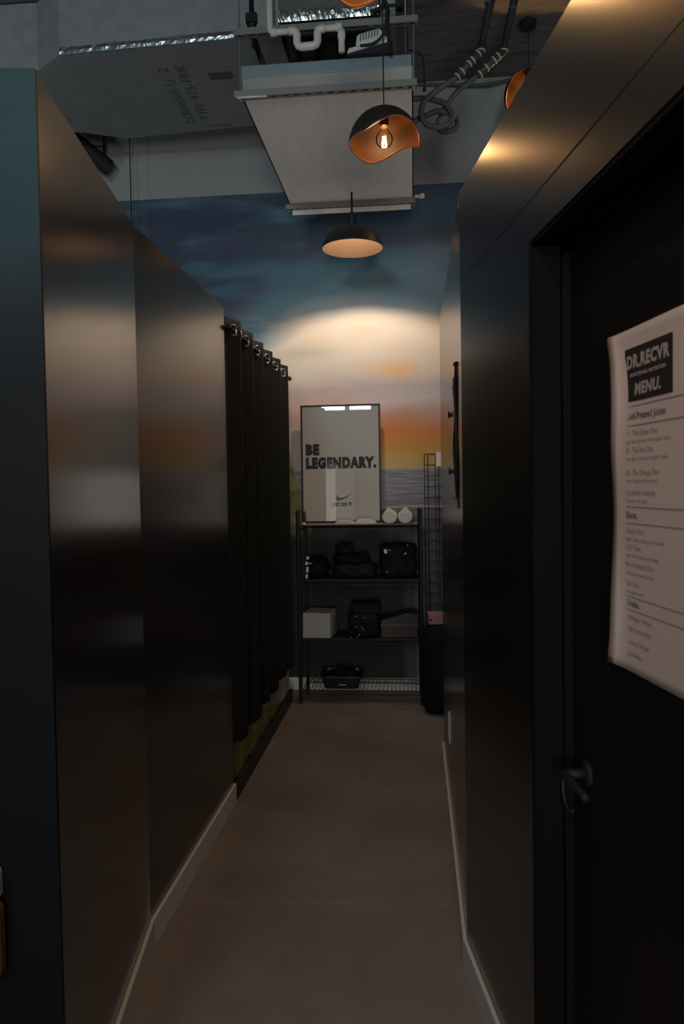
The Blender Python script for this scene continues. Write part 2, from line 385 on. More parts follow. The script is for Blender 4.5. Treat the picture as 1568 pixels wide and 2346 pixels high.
# left partition (near leaf turned a little towards the corridor, far leaf straight)
LA, LB, LC = (-.744, 1.462), (-.877, 2.319), (-.873, 3.432)
tA = Vector((LB[0]-LA[0], LB[1]-LA[1], 0)).normalized(); nA = Vector((-tA.y, tA.x, 0))    # nA points left, away from the corridor
bm = BM(); prism(bm, [LA, LB, (LB[0]+nA.x*.12, LB[1]+nA.y*.12), (LA[0]+nA.x*.12, LA[1]+nA.y*.12)], 0, HL)
struct('wall_left_near', bm, M_wall, 'near leaf of the satin black left partition, brightest of the left walls', 'wall')
bm = BM(); prism(bm, [LB, LC, (LC[0]-.12, LC[1]), (LB[0]-.12, LB[1])], 0, HL)
struct('wall_left_far', bm, M_wall2, 'far leaf of the satin black left partition ending at the dark curtain', 'wall')
e = Vector((*LA, 0)); L_ = nA*1.6
bm = BM(); obox(bm, e+tA*.0-tA*.012+nA*.0, L_, tA*.012, (0, 0, HL+.004))
struct('wall_left_end', bm, M_teal, 'teal painted end face of the left partition at the picture edge', 'wall')
bm = BM(); box(bm, -1.00, -.888, LC[1]+.002, 5.10, 0, 2.262)
struct('wall_left_alcove', bm, M_lawn, 'low wall behind the curtain painted with lawn and fence', 'wall')
# right partition
RA, RF = (.1446, 2.282), (.1446, 4.062)
t = Vector((.168357, -.985726, 0)); nr = Vector((-.985726, -.168357, 0))       # along the wall towards the viewer; into the corridor
P0 = Vector((*RA, 0))
def rw(s, off, z): return P0+t*s+nr*off+Vector((0, 0, z))
bm = BM(); box(bm, RF[0], RF[0]+.12, RA[1], RF[1], 0, HR)
struct('wall_right_far', bm, M_wall, 'far leaf of the dark right partition ending near the wire shelf', 'wall')
D0, D1, DH = .645, 1.60, 2.016
bm = BM()
obox(bm, rw(0, -.12, 0), t*D0, nr*.12, (0, 0, HR)); obox(bm, rw(D1, -.12, 0), t*2.2, nr*.12, (0, 0, HR)); obox(bm, rw(D0, -.12, DH), t*(D1-D0), nr*.12, (0, 0, HR-DH))
obox(bm, rw(0, 0, 2.102), t*3.8, nr*.0007, (0, 0, HR-2.102))
struct('wall_right_near', bm, M_wall2, 'near leaf of the dark right partition around the black door', 'wall')
# baseboards
BT, BHt = .013, .095
def base(name, pts, label):
    bm = BM()
    for (a, b, nn) in pts:
        a, b, nn = Vector((*a, 0)), Vector((*b, 0)), Vector(nn)
        obox(bm, a, b-a, nn*BT, (0, 0, BHt))
    return struct(name, bm, M_white, label, 'baseboard', bevel=.002)
base('baseboard_left', [(LA, LB, -nA), (LB, LC, (1, 0, 0))], 'white baseboard along the foot of the left partition')
base('baseboard_right', [((rw(0, 0, 0).x, rw(0, 0, 0).y), (rw(D0-.06, 0, 0).x, rw(D0-.06, 0, 0).y), nr), (RA, (RF[0], RF[1]), (-1, 0, 0))], 'white baseboard along the foot of the right partition')
bm = BM(); box(bm, -3, 2, YW-.012, YW, 0, .09)
struct('baseboard_back', bm, M_white, 'white baseboard under the painted back wall behind the shelf', 'baseboard')
bm = BM(); box(bm, -.888, -.866, LC[1]+.002, 5.10, 0, .088)
struct('trim_1', bm, M_base, 'black cove base under the painted lawn below the curtain', 'trim')

# door in the right partition
dl = rw(D0+.006, -.085, .008)
bm = BM(); obox(bm, dl-nr*.035, t*(D1-D0-.012), nr*.035, (0, 0, DH-.02))
door = obj('door_1', bm, M_door, bevel=.002); tag(door, 'black door set back in the right partition with paper menu on it', 'door', kind='structure')
bm = BM()
obox(bm, rw(D0, -.12, 0), t*.004, nr*.118, (0, 0, DH)); obox(bm, rw(D0, 0, 0), t*.012, nr*.004, (0, 0, DH)); obox(bm, rw(D0+.002, -.083, 0), t*.018, nr*.02, (0, 0, DH-.02))
obox(bm, rw(D1-.004, -.12, 0), t*.004, nr*.118, (0, 0, DH)); obox(bm, rw(D0, -.12, DH-.012), t*(D1-D0), nr*.118, (0, 0, .012)); obox(bm, rw(D0+.02, -.083, DH-.03), t*(D1-D0-.04), nr*.02, (0, 0, .018))
obj('door_frame', bm, M_frame, door, bevel=.003)
bm = BM(); hz = .895
for k in range(1):
    tube(bm, [rw(.735, -.085, hz), rw(.735, -.078, hz)], .027, 24)
    tube(bm, [rw(.735, -.08, hz), rw(.735, -.036, hz)], .010, 12)
    tube(bm, smooth_path([rw(.735, -.036, hz), rw(.75, -.032, hz+.001), rw(.80, -.032, hz), rw(.85, -.034, hz-.004)], 5), [.009]*11+[.008]*5, 12)
obj('door_handle', bm, M_blackm, door, smooth=True)
bm = BM(); tube(bm, smooth_path([rw(.655, -.083, .86), rw(.657, -.062, .855), rw(.668, -.058, .82), rw(.69, -.058, .802), rw(.705, -.066, .803)], 5), .004, 8)
obj('strike_plate', bm, M_blackm, door, smooth=True)

# ================================================================== CEILING DUCT
DZ = 3.95
duct = thing('air_duct', 'foil faced rectangular air duct with printed underside at upper left', 'duct', (-2.2, 4.5, DZ))
pts = [(-.86, 4.075), (-1.955, 4.113), (-2.15, 4.25), (-2.25, 4.245), (-4.6, 4.225), (-4.6, 5.05), (-2.26, 5.0), (-1.975, 5.135), (-1.12, 5.07), (-.86, 5.07)]
bm = BM(); prism(bm, pts, DZ, CEIL-.01)
obj('duct_body', bm, M_foilboard, duct)
bm = BM()
fp = [Vector((-.86, 4.075, DZ)), Vector((-1.955, 4.113, DZ))]
prev = None; NS = 44; rows = []
for i in range(NS+1):
    p = fp[0].lerp(fp[1], i/NS); j = lambda q: random.uniform(-q, q)
    rows.append([bm.verts.new(p+Vector((0, -.003+j(.002), .035+j(.004)))), bm.verts.new(p+Vector((0, -.006+j(.002), .012+j(.004)))), bm.verts.new(p+Vector((0, -.003, -.004+j(.001)))), bm.verts.new(p+Vector((0, .012+j(.005), -.003)))])
for A, B in zip(rows, rows[1:]):
    for k in range(3): bm.faces.new((A[k], A[k+1], B[k+1], B[k]))
obj('edge_tape', bm, M_foil, duct)
u1 = Vector((.03, -1, 0)).normalized(); v1 = Vector((-1, -.03, 0)).normalized(); v1 = -Vector((1, .03, 0)).normalized()
# print is read from below, running towards the viewer
for ln in [('CORNING', (-1.425, 4.985, DZ-.0015), u1, (-1, -.03, 0), .43, .062, 0, 'l'),
           ('U', (-1.4105, 4.50, DZ-.0015), u1, (-1, -.03, 0), .052, .062, 0, 'l'), ('2', (-1.407, 4.37, DZ-.0015), u1, (-1, -.03, 0), .048, .062, 0, 'l'),
           ('TYPE', (-1.320, 4.945, DZ-.0015), u1, (-1, -.03, 0), .215, .062, 0, 'l'), ('475-FRK', (-1.311, 4.69, DZ-.0015), u1, (-1, -.03, 0), .39, .062, 0, 'l'),
           ('100%', (-1.365, 5.045, DZ-.0015), (1, .03, 0), (0, -1, 0), .10, .03, 0, 'l'), ('88', (-1.25, 5.05, DZ-.0015), (1, .03, 0), (0, -1, 0), .05, .03, 0, 'l')]:
    obj('printed_line', text_bm([ln]), M_ink, duct)
bm = BM(); obox(bm, (-1.185, 4.40, DZ-.002), (.14, .0, 0), (-.0, .075, 0), (0, 0, .0018))
obj('tape_patch', bm, M_patch, duct)

# ================================================================== SUSPENDED AIR HANDLER
UX0, UX1, UY0, UY1, UZ = -.79, .018, 3.50, 4.91, 3.347
un = thing('air_handler', 'ceiling hung air handler over its wide sheet steel drip pan', 'air handler', (-.39, 4.2, UZ))
bm = BM(); box(bm, UX0, UX1, UY0, UY1, UZ, UZ+.006)
obj('drip_pan', bm, M_pan, un)
bm = BM()
prism(bm, [(UX0, UY0), (UX1, UY0), (UX1, UY0+.008), (UX0, UY0+.008)], UZ+.066, UZ+.122)      # upper bluish lip
obj('pan_lip', bm, M_panlip, un, bevel=.002)
bm = BM()
v = [bm.verts.new(p) for p in ((UX0, UY0+.004, UZ+.066), (UX1, UY0+.004, UZ+.066), (UX1, UY0+.03, UZ+.004), (UX0, UY0+.03, UZ+.004))]; bm.faces.new(v)
w = bmesh.ops.extrude_face_region(bm, geom=list(bm.faces)); bmesh.ops.translate(bm, verts=[q for q in w['geom'] if isinstance(q, bmesh.types.BMVert)], vec=(0, .006, 0)); bmesh.ops.recalc_face_normals(bm, faces=bm.faces)
box(bm, UX0, UX0+.006, UY0, UY1, UZ, UZ+.12); box(bm, UX1-.006, UX1, UY0, UY1, UZ, UZ+.12); box(bm, UX0, UX1, UY1-.006, UY1, UZ, UZ+.12)
obj('pan_side', bm, M_strut, un)
def strut(y, z, x0, x1, name='support_rail', slots=True):
    bm = BM(); h = .024; d = .036
    box(bm, x0, x1, y, y+.003, z, z+h); box(bm, x0, x1, y+d-.003, y+d, z, z+h); box(bm, x0, x1, y, y+d, z+h, z+h+.003)
    # slotted underside
    box(bm, x0, x1, y, y+.010, z-.003, z); box(bm, x0, x1, y+.022, y+d, z-.003, z)
    nn = int((x1-x0)/.05)
    for i in range(nn+1):
        xx = x0+(x1-x0)*i/nn; box(bm, max(x0, xx-.012), min(x1, xx+.012), y+.010, y+.022, z-.003, z)
    box(bm, x0+.002, x1-.002, y+.004, y+d-.004, z+h-.006, z+h-.002)
    return obj(name, bm, M_strut, un)
strut(UY0-.025, UZ-.029, -.812, .035); strut(UY1-.02, UZ-.029, -.815, .03); strut(3.46, 3.592, -.806, .042)
bm = BM(); box(bm, -.775, -.0, UY1+.012, UY1+.018, UZ-.062, UZ-.012)
obj('rear_flange', bm, M_pan, un)
bm = BM(); tube(bm, [(.02, UY1-.004, UZ+.01), (.052, UY1-.004, UZ+.01)], .011, 12); tube(bm, [(.052, UY1-.004, UZ+.01), (.088, UY1-.004, UZ+.012)], .016, 12)
obj('drain_stub', bm, M_pvc, un, smooth=True)
bm = BM(); tube(bm, [(-.80, UY0-.02, UZ-.032), (-.66, UY0-.02, UZ-.034)], .006, 8)
obj('drain_tube', bm, M_pvc, un, smooth=True)
for (x, y, z0) in ((-.785, UY0-.01, UZ-.04), (.022, UY0-.01, UZ-.04), (-.795, UY1, UZ-.04), (.014, UY1, UZ-.04)):
    bm = BM(); tube(bm, [(x, y, z0), (x, y, CEIL)], .0035, 8); tube(bm, [(x, y, z0-.004), (x, y, z0+.008)], .009, 6)
    obj('threaded_rod', bm, M_rod, un)
# cabinet above the pan
bm = BM(); box(bm, -.745, -.005, 3.78, 4.86, UZ+.13, 4.18)
obj('cabinet', bm, M_blackm, un)
for q in ((-.715, -.60, 3.50), (-.13, -.01, 3.52)):
    bm = BM(); box(bm, q[0], q[1], q[2], 3.78, 3.622, 4.18); obj('front_panel', bm, M_foilboard, un)
for x in (-.685, -.655):
    bm = BM(); tube(bm, [(x, 3.494, 3.638), (x, 3.502, 3.638)], .005, 8); obj('panel_screw', bm, M_blackm, un)
bm = BM(); box(bm, -.597, -.133, 3.475, 3.78, 3.636, 4.18)
obj('supply_plenum', bm, mat('dark_foil_board', (.13, .13, .125), .5, metal=.4), un, bevel=.004)
bm = BM(); rows = []
for i in range(61):
    x = -.597+.464*i/60; j = lambda q: random.uniform(-q, q)
    rows.append([bm.verts.new((x+j(.003), 3.471+j(.003), 3.690+j(.009))), bm.verts.new((x+j(.003), 3.466+j(.005), 3.672+j(.005))), bm.verts.new((x+j(.003), 3.467+j(.005), 3.654+j(.005))), bm.verts.new((x, 3.470, 3.636)), bm.verts.new((x, 3.50, 3.633))])
for A, B in zip(rows, rows[1:]):
    for k in range(4): bm.faces.new((A[k], A[k+1], B[k+1], B[k]))
obj('foil_tape', bm, M_foil, un)
bm = BM()
box(bm, -.752, -.700, 3.478, 3.54, 3.655, 3.698); lathe(bm, [(0, 3.620), (.018, 3.622), (.024, 3.655), (.024, 3.66), (0, 3.66)], -.726, 3.505, 16); tube(bm, [(-.726, 3.505, 3.55), (-.726, 3.505, CEIL)], .004, 8)
obj('vibration_hanger', bm, M_black, un)
# white pipe with its U trap
zc = 3.582; yf = 3.452
bm = BM(); R_ = .0145
run = [(-.632, yf, 4.25), (-.632, yf, zc+.03), (-.628, yf, zc+.008), (-.615, yf, zc), (-.53, yf, zc)]
tube(bm, run, R_, 14)
trap = [(-.545, yf, zc), (-.522, yf, zc), (-.512, yf, zc-.008), (-.508, yf, zc-.02), (-.508, yf, zc-.055), (-.502, yf, zc-.068), (-.488, yf, zc-.074), (-.434, yf, zc-.072), (-.420, yf, zc-.066), (-.414, yf, zc-.052), (-.414, yf, zc-.018), (-.410, yf, zc-.004), (-.398, yf, zc), (-.38, yf, zc)]
tube(bm, trap, R_*1.25, 14)
tube(bm, [(-.385, yf, zc), (-.325, yf, zc), (-.31, yf, zc-.004), (-.304, yf, zc-.016), (-.304, yf, zc-.11)], R_, 14)
for (p, q) in (((-.63, yf, zc), (-.60, yf, zc)), ((-.33, yf, zc+.002), (-.30, yf, zc+.002))): tube(bm, [p, q], R_*1.25, 14)
tube(bm, [(-.304, yf, zc-.05), (-.304, yf, zc-.012)], R_*1.25, 14)
obj('drain_pipe', bm, M_pvc, un, smooth=True)
bm = BM(); tube(bm, smooth_path([(-.17, 3.47, 3.63), (-.10, 3.44, 3.67), (-.10, 3.43, 3.59), (-.115, 3.44, 3.53), (-.16, 3.46, 3.505), (-.22, 3.47, 3.505)], 6), .006, 8)
tube(bm, smooth_path([(-.17, 3.46, 3.65), (-.13, 3.44, 3.64), (-.095, 3.45, 3.66), (-.05, 3.46, 3.67), (-.03, 3.47, 3.72)], 6), .007, 8)
tube(bm, [(-.115, 3.47, 3.72), (-.095, 3.46, 3.66), (-.085, 3.47, 3.46), (-.08, 3.47, 3.50)], .009, 8)
obj('control_cable', bm, M_cord, un, smooth=True)
bm = BM(); box(bm, -.052, -.028, 3.455, 3.50, 3.66, 3.75); box(bm, -.058, -.018, 3.50, 3.52, 3.47, 3.9)
obj('cable_clamp', bm, M_blackm, un)
# condensate pump sitting in the pan
pump = thing('condensate_pump', 'white slotted condensate pump tilted in the drip pan above', 'pump', (-.19, 3.55, 3.46))
bm = BM()
pr = [(-.283, 3.478), (-.275, 3.503), (-.205, 3.515), (-.095, 3.545), (-.085, 3.52)]
a = [bm.verts.new((x, 3.475, z)) for x, z in pr]; b = [bm.verts.new((x, 3.62, z)) for x, z in pr]; bm.faces.new(a); bm.faces.new(b[::-1])
for i in range(5): bm.faces.new((a[i], b[i], b[(i+1) % 5], a[(i+1) % 5]))
bmesh.ops.recalc_face_normals(bm, faces=bm.faces)
obj('pump_tank', bm, M_pump, pump, bevel=.006)
bm = BM()
pr = [(-.243, 3.513), (-.237, 3.560), (-.225, 3.568), (-.135, 3.588), (-.118, 3.57), (-.105, 3.54)]
a = [bm.verts.new((x, 3.485, z)) for x, z in pr]; b = [bm.verts.new((x, 3.60, z)) for x, z in pr]; bm.faces.new(a); bm.faces.new(b[::-1])
for i in range(6): bm.faces.new((a[i], b[i], b[(i+1) % 6], a[(i+1) % 6]))
bmesh.ops.recalc_face_normals(bm, faces=bm.faces)
hood = obj('pump_hood', bm, M_pump, pump, bevel=.005)
bm = BM()
for i in range(7):
    x = -.222+i*.013; z = 3.548+i*.003; obox(bm, (x, 3.4825, z-.014), (.004, 0, .001), (0, .003, 0), (.001, 0, .03))
obj('vent_slot', bm, M_blackm, hood)
bm = BM(); v = [bm.verts.new(p) for p in ((-.29, 3.47, 3.468), (-.07, 3.47, 3.468), (-.07, 3.47, 3.516))]; bm.faces.new(v)
w = bmesh.ops.extrude_face_region(bm, geom=list(bm.faces)); bmesh.ops.translate(bm, verts=[q for q in w['geom'] if isinstance(q, bmesh.types.BMVert)], vec=(0, .15, 0)); bmesh.ops.recalc_face_normals(bm, faces=bm.faces)
obj('pump_foot', bm, M_blackm, pump)

# ------------------------------------------------------------------ refrigerant lines
def line(label, up, fit, hose, bands):
    rt = thing('refrigerant_line', label, 'pipe', fit[0], 'refrigerant lines')
    bm = BM(); tube(bm, up, .022, 14); obj('pipe_sleeve', bm, M_pipe, rt, smooth=True)
    bm = BM(); tube(bm, fit, [.021, .019, .017], 14); obj('pipe_fitting', bm, M_brass, rt, smooth=True)
    bm = BM(); tube(bm, smooth_path(hose, 8), .0155, 12); obj('flexible_hose', bm, M_hose, rt, smooth=True)
    a, b = Vector(fit[0]), Vector(fit[-1])
    for f in bands:
        p = a.lerp(b, f); d = (b-a).normalized()*.005
        bm = BM(); tube(bm, [p-d, p+d], .0235, 16); obj('tape_band', bm, M_band, rt, smooth=False)
    p = Vector(up[-1]); d = (Vector(up[-1])-Vector(up[-2])).normalized()*.004
    for q in (p, p.lerp(Vector(up[0]), .47)):
        bm = BM(); tube(bm, [q-d, q+d], .0245, 16); obj('pipe_collar', bm, M_band if q == p else M_hose, rt)
h1 = [(.257, 4.20, 3.718), (.159, 4.20, 3.661), (.087, 4.19, 3.602), (.065, 4.18, 3.557), (.067, 4.17, 3.502), (.097, 4.17, 3.458), (.156, 4.17, 3.445), (.216, 4.18, 3.467), (.233, 4.20, 3.522), (.198, 4.22, 3.588), (.147, 4.24, 3.622), (.075, 4.25, 3.643), (.006, 4.25, 3.645)]
h2 = [(.376, 4.30, 3.768), (.296, 4.30, 3.716), (.235, 4.31, 3.66), (.185, 4.31, 3.584), (.158, 4.30, 3.523), (.167, 4.29, 3.484), (.208, 4.27, 3.464), (.255, 4.27, 3.481), (.267, 4.28, 3.523), (.236, 4.29, 3.561), (.168, 4.26, 3.575), (.095, 4.25, 3.551), (.006, 4.25, 3.512)]
line('black pipe with pale tape bands looping into the air handler, nearer the unit', [(.475, 4.15, CEIL), (.453, 4.17, 4.14), (.392, 4.2, 3.853)], [(.392, 4.2, 3.853), (.325, 4.2, 3.786), (.257, 4.2, 3.718)], h1, (.12, .36, .5, .78, .97))
line('black pipe with pale tape bands looping into the air handler, nearer the lamp canopy', [(.63, 4.25, CEIL), (.59, 4.27, 4.193), (.526, 4.3, 3.9)], [(.526, 4.3, 3.9), (.45, 4.3, 3.835), (.376, 4.3, 3.768)], h2, (.22, .38, .66, .9))
bm = BM(); tube(bm, smooth_path([(.02, 5.39, 4.325), (.25, 5.38, 4.30), (.4, 5.38, 4.285), (.55, 5.38, 4.28), (.75, 5.39, 4.31), (1.1, 5.39, 4.32)], 6), .011, 8)
tag(obj('wall_cable', bm, M_hose, smooth=True), 'grey cable sagging along the top of the pale back wall', 'cable')
bm = BM(); tube(bm, smooth_path([(.055, 4.05, 3.78), (.075, 4.04, 3.74), (.08, 4.04, 3.66), (.08, 4.04, 3.59)], 6), .004, 8); lathe(bm, [(0, 3.57), (.009, 3.575), (.009, 3.592), (0, 3.596)], .08, 4.04, 10); tube(bm, [(.055, 4.05, 3.78), (.0, 4.05, 3.80)], .004, 8)
tag(obj('sensor_wire', bm, M_cord, smooth=True), 'thin black wire with bulb end hanging beside the drip pan', 'wire')

# ------------------------------------------------------------------ shell pendants
def rim(phi):
    cps = [(0, -.06), (12, .22), (40, .42), (70, .42), (95, .22), (120, .05), (160, .06), (195, .04), (225, -.07), (246, -.12), (268, .02), (290, .18), (312, .20), (335, .08)]
    d = math.degrees(phi) % 360
    ang = [c_[0] for c_ in cps]; k = len(cps)
    for i in range(k):
        a0, a1 = cps[i][0], cps[(i+1) % k][0]+(360 if i == k-1 else 0)
        if a0 <= d < a1:
            tt = (d-a0)/(a1-a0); p = [cps[(i+q) % k][1] for q in (-1, 0, 1, 2)]
            return .5*(2*p[1]+(p[2]-p[0])*tt+(2*p[0]-5*p[1]+4*p[2]-p[3])*tt*tt+(3*p[1]-p[0]-3*p[2]+p[3])*tt**3)
    return 0
def shell_pendant(label, c, az, r=.141, tilt=0.0, power=1.0):
    """c centre of the shell; az turns it round its cord; angles run right, front, left, back"""
    cx, cy, cz = c
    rt = thing('shell_pendant', label, 'pendant lamp', (cx, cy, cz+r), 'copper lined shell pendants')
    bm = BM(); NA, NB = 72, 22; gi = []; go = []
    for i in range(NA):
        ph = 2*math.pi*i/NA; zr = max(-.9, min(.9, rim(ph))); th1 = math.acos(zr)
        ca, sa = math.cos(ph), -math.sin(ph)
        a = az; ca, sa = ca*math.cos(a)-sa*math.sin(a), ca*math.sin(a)+sa*math.cos(a)
        col_o, col_i = [], []
        for j in range(NB+1):
            th = .05+(th1-.05)*j/NB
            for lst, rr in ((col_o, r), (col_i, r-.0035)):
                lst.append(bm.verts.new((cx+rr*math.sin(th)*ca, cy+rr*math.sin(th)*sa, cz+rr*math.cos(th))))
        go.append(col_o); gi.append(col_i)
    for i in range(NA):
        A, B, C_, D_ = go[i], go[(i+1) % NA], gi[i], gi[(i+1) % NA]
        for j in range(NB):
            f = bm.faces.new((A[j], A[j+1], B[j+1], B[j])); f.material_index = 0
            f = bm.faces.new((C_[j], D_[j], D_[j+1], C_[j+1])); f.material_index = 1
        f = bm.faces.new((A[NB], C_[NB], D_[NB], B[NB])); f.material_index = 0
    tp = [bm.verts.new((cx, cy, cz+r)), bm.verts.new((cx, cy, cz+r-.0035))]
    for i in range(NA):
        f = bm.faces.new((go[i][0], go[(i+1) % NA][0], tp[0])); f.material_index = 0
        f = bm.faces.new((gi[(i+1) % NA][0], gi[i][0], tp[1])); f.material_index = 1
    bmesh.ops.recalc_face_normals(bm, faces=bm.faces)
    if tilt: bmesh.ops.rotate(bm, verts=bm.verts, cent=(cx, cy, cz), matrix=Matrix.Rotation(tilt[0], 3, 'X') @ Matrix.Rotation(tilt[1], 3, 'Y'))
    obj('lamp_shade', bm, [M_shadeo, M_copper], rt, smooth=True)
    bm = BM(); tube(bm, [(cx, cy, cz+(.10 if tilt else r-.004)), (cx, cy, CEIL-.03)], .0026, 8); obj('cord', bm, M_cord, rt)
    bm = BM(); lathe(bm, [(0, CEIL-.04), (.05, CEIL-.04), (.052, CEIL-.003), (0, CEIL-.003)], cx, cy, 24); obj('ceiling_canopy', bm, M_blackm, rt, bevel=.003)
    # the black cap, brass socket and clear globe bulb
    bz = cz+.022; br = .034
    bm = BM(); lathe(bm, [(0, bz+.125), (.018, bz+.12), (.018, bz+.05), (.012, bz+.046), (0, bz+.046)], cx, cy, 20); obj('socket', bm, M_socket, rt, smooth=False)
    bm = BM(); pr = [(.0115, bz+.055), (.0125, bz+.042), (.017, bz+.033)]+[(br*math.sin(q), bz+br*math.cos(q)) for q in [math.pi*(.23+.77*k/16) for k in range(17)]]
    lathe(bm, pr, cx, cy, 32); bulb = obj('bulb', bm, M_glassbulb, rt, smooth=True)
    bm = BM()
    for k in range(4):
        a = math.pi/4+k*math.pi/2; tube(bm, [(cx+.006*math.cos(a), cy+.006*math.sin(a), bz+.010), (cx+.0095*math.cos(a), cy+.0095*math.sin(a), bz-.028)], .0032, 8)
    obj('filament', bm, M_fil, bulb)
    l = bpy.data.lights.new('filament_glow', 'POINT'); l.energy = SHELL_POWER*power; l.color = (1, .54, .20); l.shadow_soft_size = .008
    lo_ = bpy.data.objects.new('filament_glow', l); COL.objects.link(lo_); lo_.location = (cx, cy, bz-.038)
    return rt
shell_pendant('black shell pendant with copper inside and bare bulb, hanging before the drip pan', (-.101, 3.0, 2.842), 0)
shell_pendant('black shell pendant with copper inside at the top picture edge', (-.10, 2.10, 2.912), .0, power=.9)
pr4 = shell_pendant('black shell pendant with copper inside peeking over the right partition', (.735, 4.80, 3.90), math.radians(-43), r=.15, tilt=(-.95, -.35))

# ------------------------------------------------------------------ dome (barn) lamps
def dome_lamp(label, c, R0=.195, top=3.345, bulb_on=True):
    cx, cy, cz = c        # centre of the rim
    rt = thing('dome_lamp', label, 'pendant lamp', (cx, cy, cz), 'black dome lamps')
    prof = [(.030, .136), (.05, .134), (.095, .122), (.135, .098), (.165, .064), (.183, .029), (R0, 0)]
    bm = BM(); lathe(bm, [(r_, cz+z_) for r_, z_ in prof]+[(R0+.002, cz-.004), (R0-.003, cz-.004)], cx, cy, 64); obj('lamp_shade', bm, M_shadeo, rt, smooth=True)
    bm = BM(); lathe(bm, [(0, cz+.130), (.03, cz+.130)]+[(r_-.004, cz+z_-.004) for r_, z_ in prof[1:]], cx, cy, 64); obj('shade_lining', bm, M_bronze, rt, smooth=True)
    bm = BM(); lathe(bm, [(0, cz+.132), (.034, cz+.132), (.032, cz+.180), (.024, cz+.186), (.024, cz+.202), (.010, cz+.206), (.010, cz+.226), (0, cz+.226)], cx, cy, 24); obj('lamp_socket', bm, M_shadeo, rt)
    bm = BM(); tube(bm, [(cx, cy, cz+.21), (cx, cy, top)], .006, 8); obj('stem', bm, M_black, rt)
    bm = BM(); zc_ = cz+.090; lathe(bm, [(0, zc_-.018)]+[(.018*math.sin(q), zc_-.018*math.cos(q)) for q in [math.pi*k/12 for k in range(1, 10)]]+[(.010, zc_+.030), (0, zc_+.030)], cx, cy, 24)
    obj('bulb', bm, M_opal, rt, smooth=True)
    return rt
dome_lamp('black dome lamp hanging under the far end of the drip pan', (-.370, 4.75, 2.998), top=3.346)

# ------------------------------------------------------------------ lamp cord behind the left partition
lx, ly = -1.995, 5.25
cl = thing('hanging_cord', 'thin black lamp cord dropping behind the left partition', 'cord', (lx, ly, 2.0))
bm = BM(); tube(bm, [(lx, ly, 2.2), (lx, ly, CEIL)], .004, 8); obj('cord', bm, M_cord, cl)
bm = BM(); lathe(bm, [(0, 2.2), (.03, 2.19), (.10, 2.15), (.15, 2.08), (.17, 2.0), (.167, 2.0), (.145, 2.08), (.095, 2.143), (0, 2.19)], lx, ly, 32); obj('lamp_shade', bm, M_shadeo, cl, smooth=True)

# ------------------------------------------------------------------ track spot at upper left
sp = thing('track_spotlight', 'black cylindrical track spotlight tilted down above the left partition', 'spotlight', (-2.2, 5.28, 3.85))
A = Vector((-2.50, 5.24, 4.10)); B = Vector((-2.16, 5.28, 3.815)); d = (B-A).normalized()
bm = BM(); tube(bm, [A, A+d*.13, A+d*.131, B-d*.015, B], [.046, .048, .058, .058, .052], 28); obj('lamp_body', bm, M_blackm, sp)
bm = BM(); tube(bm, [B, B+d*.003], .046, 28); obj('lens', bm, M_bin, sp)
bm = BM(); tube(bm, [(-2.215, 5.30, 3.88), (-2.210, 5.31, 3.98), (-2.21, 5.31, CEIL)], .009, 8); tube(bm, [(-2.33, 5.30, 4.0), (-2.21, 5.31, 3.985)], .006, 8); obj('hanging_bracket', bm, M_black, sp)

# ================================================================== CURTAIN
CX_, CP, CY0 = -.857, .272, 3.535
cu = thing('curtain', 'dark grommet curtain hanging short of the floor along the left of the corridor', 'curtain', (CX_, 4.15, .28))
def cxo(y, f=1.0): return CX_+.023*f*math.sin(2*math.pi*(y-CY0)/CP)
bm = BM(); NY, NZ = 200, 40; grid = []
Y0, Y1 = 3.445, 5.095
for i in range(NY+1):
    y = Y0+(Y1-Y0)*i/NY; row = []
    for j in range(NZ+1):
        f = j/NZ; z = .29+(2.305-.29)*f
        zb = z-(1-f)*(.016*math.cos(2*math.pi*(y-CY0)/CP)+.012*math.sin(9*y))
        amp = 1+.25*(1-f)*math.sin(5.1*y); yy = y+.022*(1-f)*math.sin(3*y+2*f)+.010*math.sin(2*math.pi*(y-CY0)*2/CP)
        row.append(bm.verts.new((cxo(y, amp)+.006*math.sin(7*y+4*f)*(1-f), yy, zb)))
    grid.append(row)
for i in range(NY):
    for j in range(NZ): bm.faces.new((grid[i][j], grid[i+1][j], grid[i+1][j+1], grid[i][j+1]))
fab = obj('curtain_fabric', bm, M_curtain, cu, smooth=True)
so = fab.modifiers.new('thickness', 'SOLIDIFY'); so.thickness = .0025; so.offset = 0
bm = BM(); tube(bm, [(CX_, 3.45, 2.252), (CX_, 5.16, 2.252)], .010, 12); lathe(bm, [(0, 2.236), (.014, 2.242), (.016, 2.252), (.014, 2.262), (0, 2.268)], CX_, 5.165, 14)
obj('curtain_rod', bm, M_black, cu, smooth=True)
for k in range(0, 12):
    y = CY0+CP*.5*(k-1)
    if y > Y1-.03 or y < Y0: continue
    s_ = 1 if (k-1) % 2 == 0 else -1
    tn = Vector((s_*.023*2*math.pi/CP, 1, 0)).normalized(); nn = Vector((tn.y, -tn.x, 0))
    ring = [Vector((CX_, y, 2.252))+(tn*math.cos(q)+Vector((0, 0, 1))*math.sin(q))*.025 for q in [2*math.pi*i/28 for i in range(28)]]
    bm = BM(); tube(bm, ring, .0065, 8, close=True); obj('grommet', bm, M_grom, cu, smooth=True)
for y in (3.47, 5.08):
    bm = BM(); tube(bm, [(-.892, y, 2.252), (CX_, y, 2.252)], .007, 10); obj('rod_bracket', bm, M_black, cu)

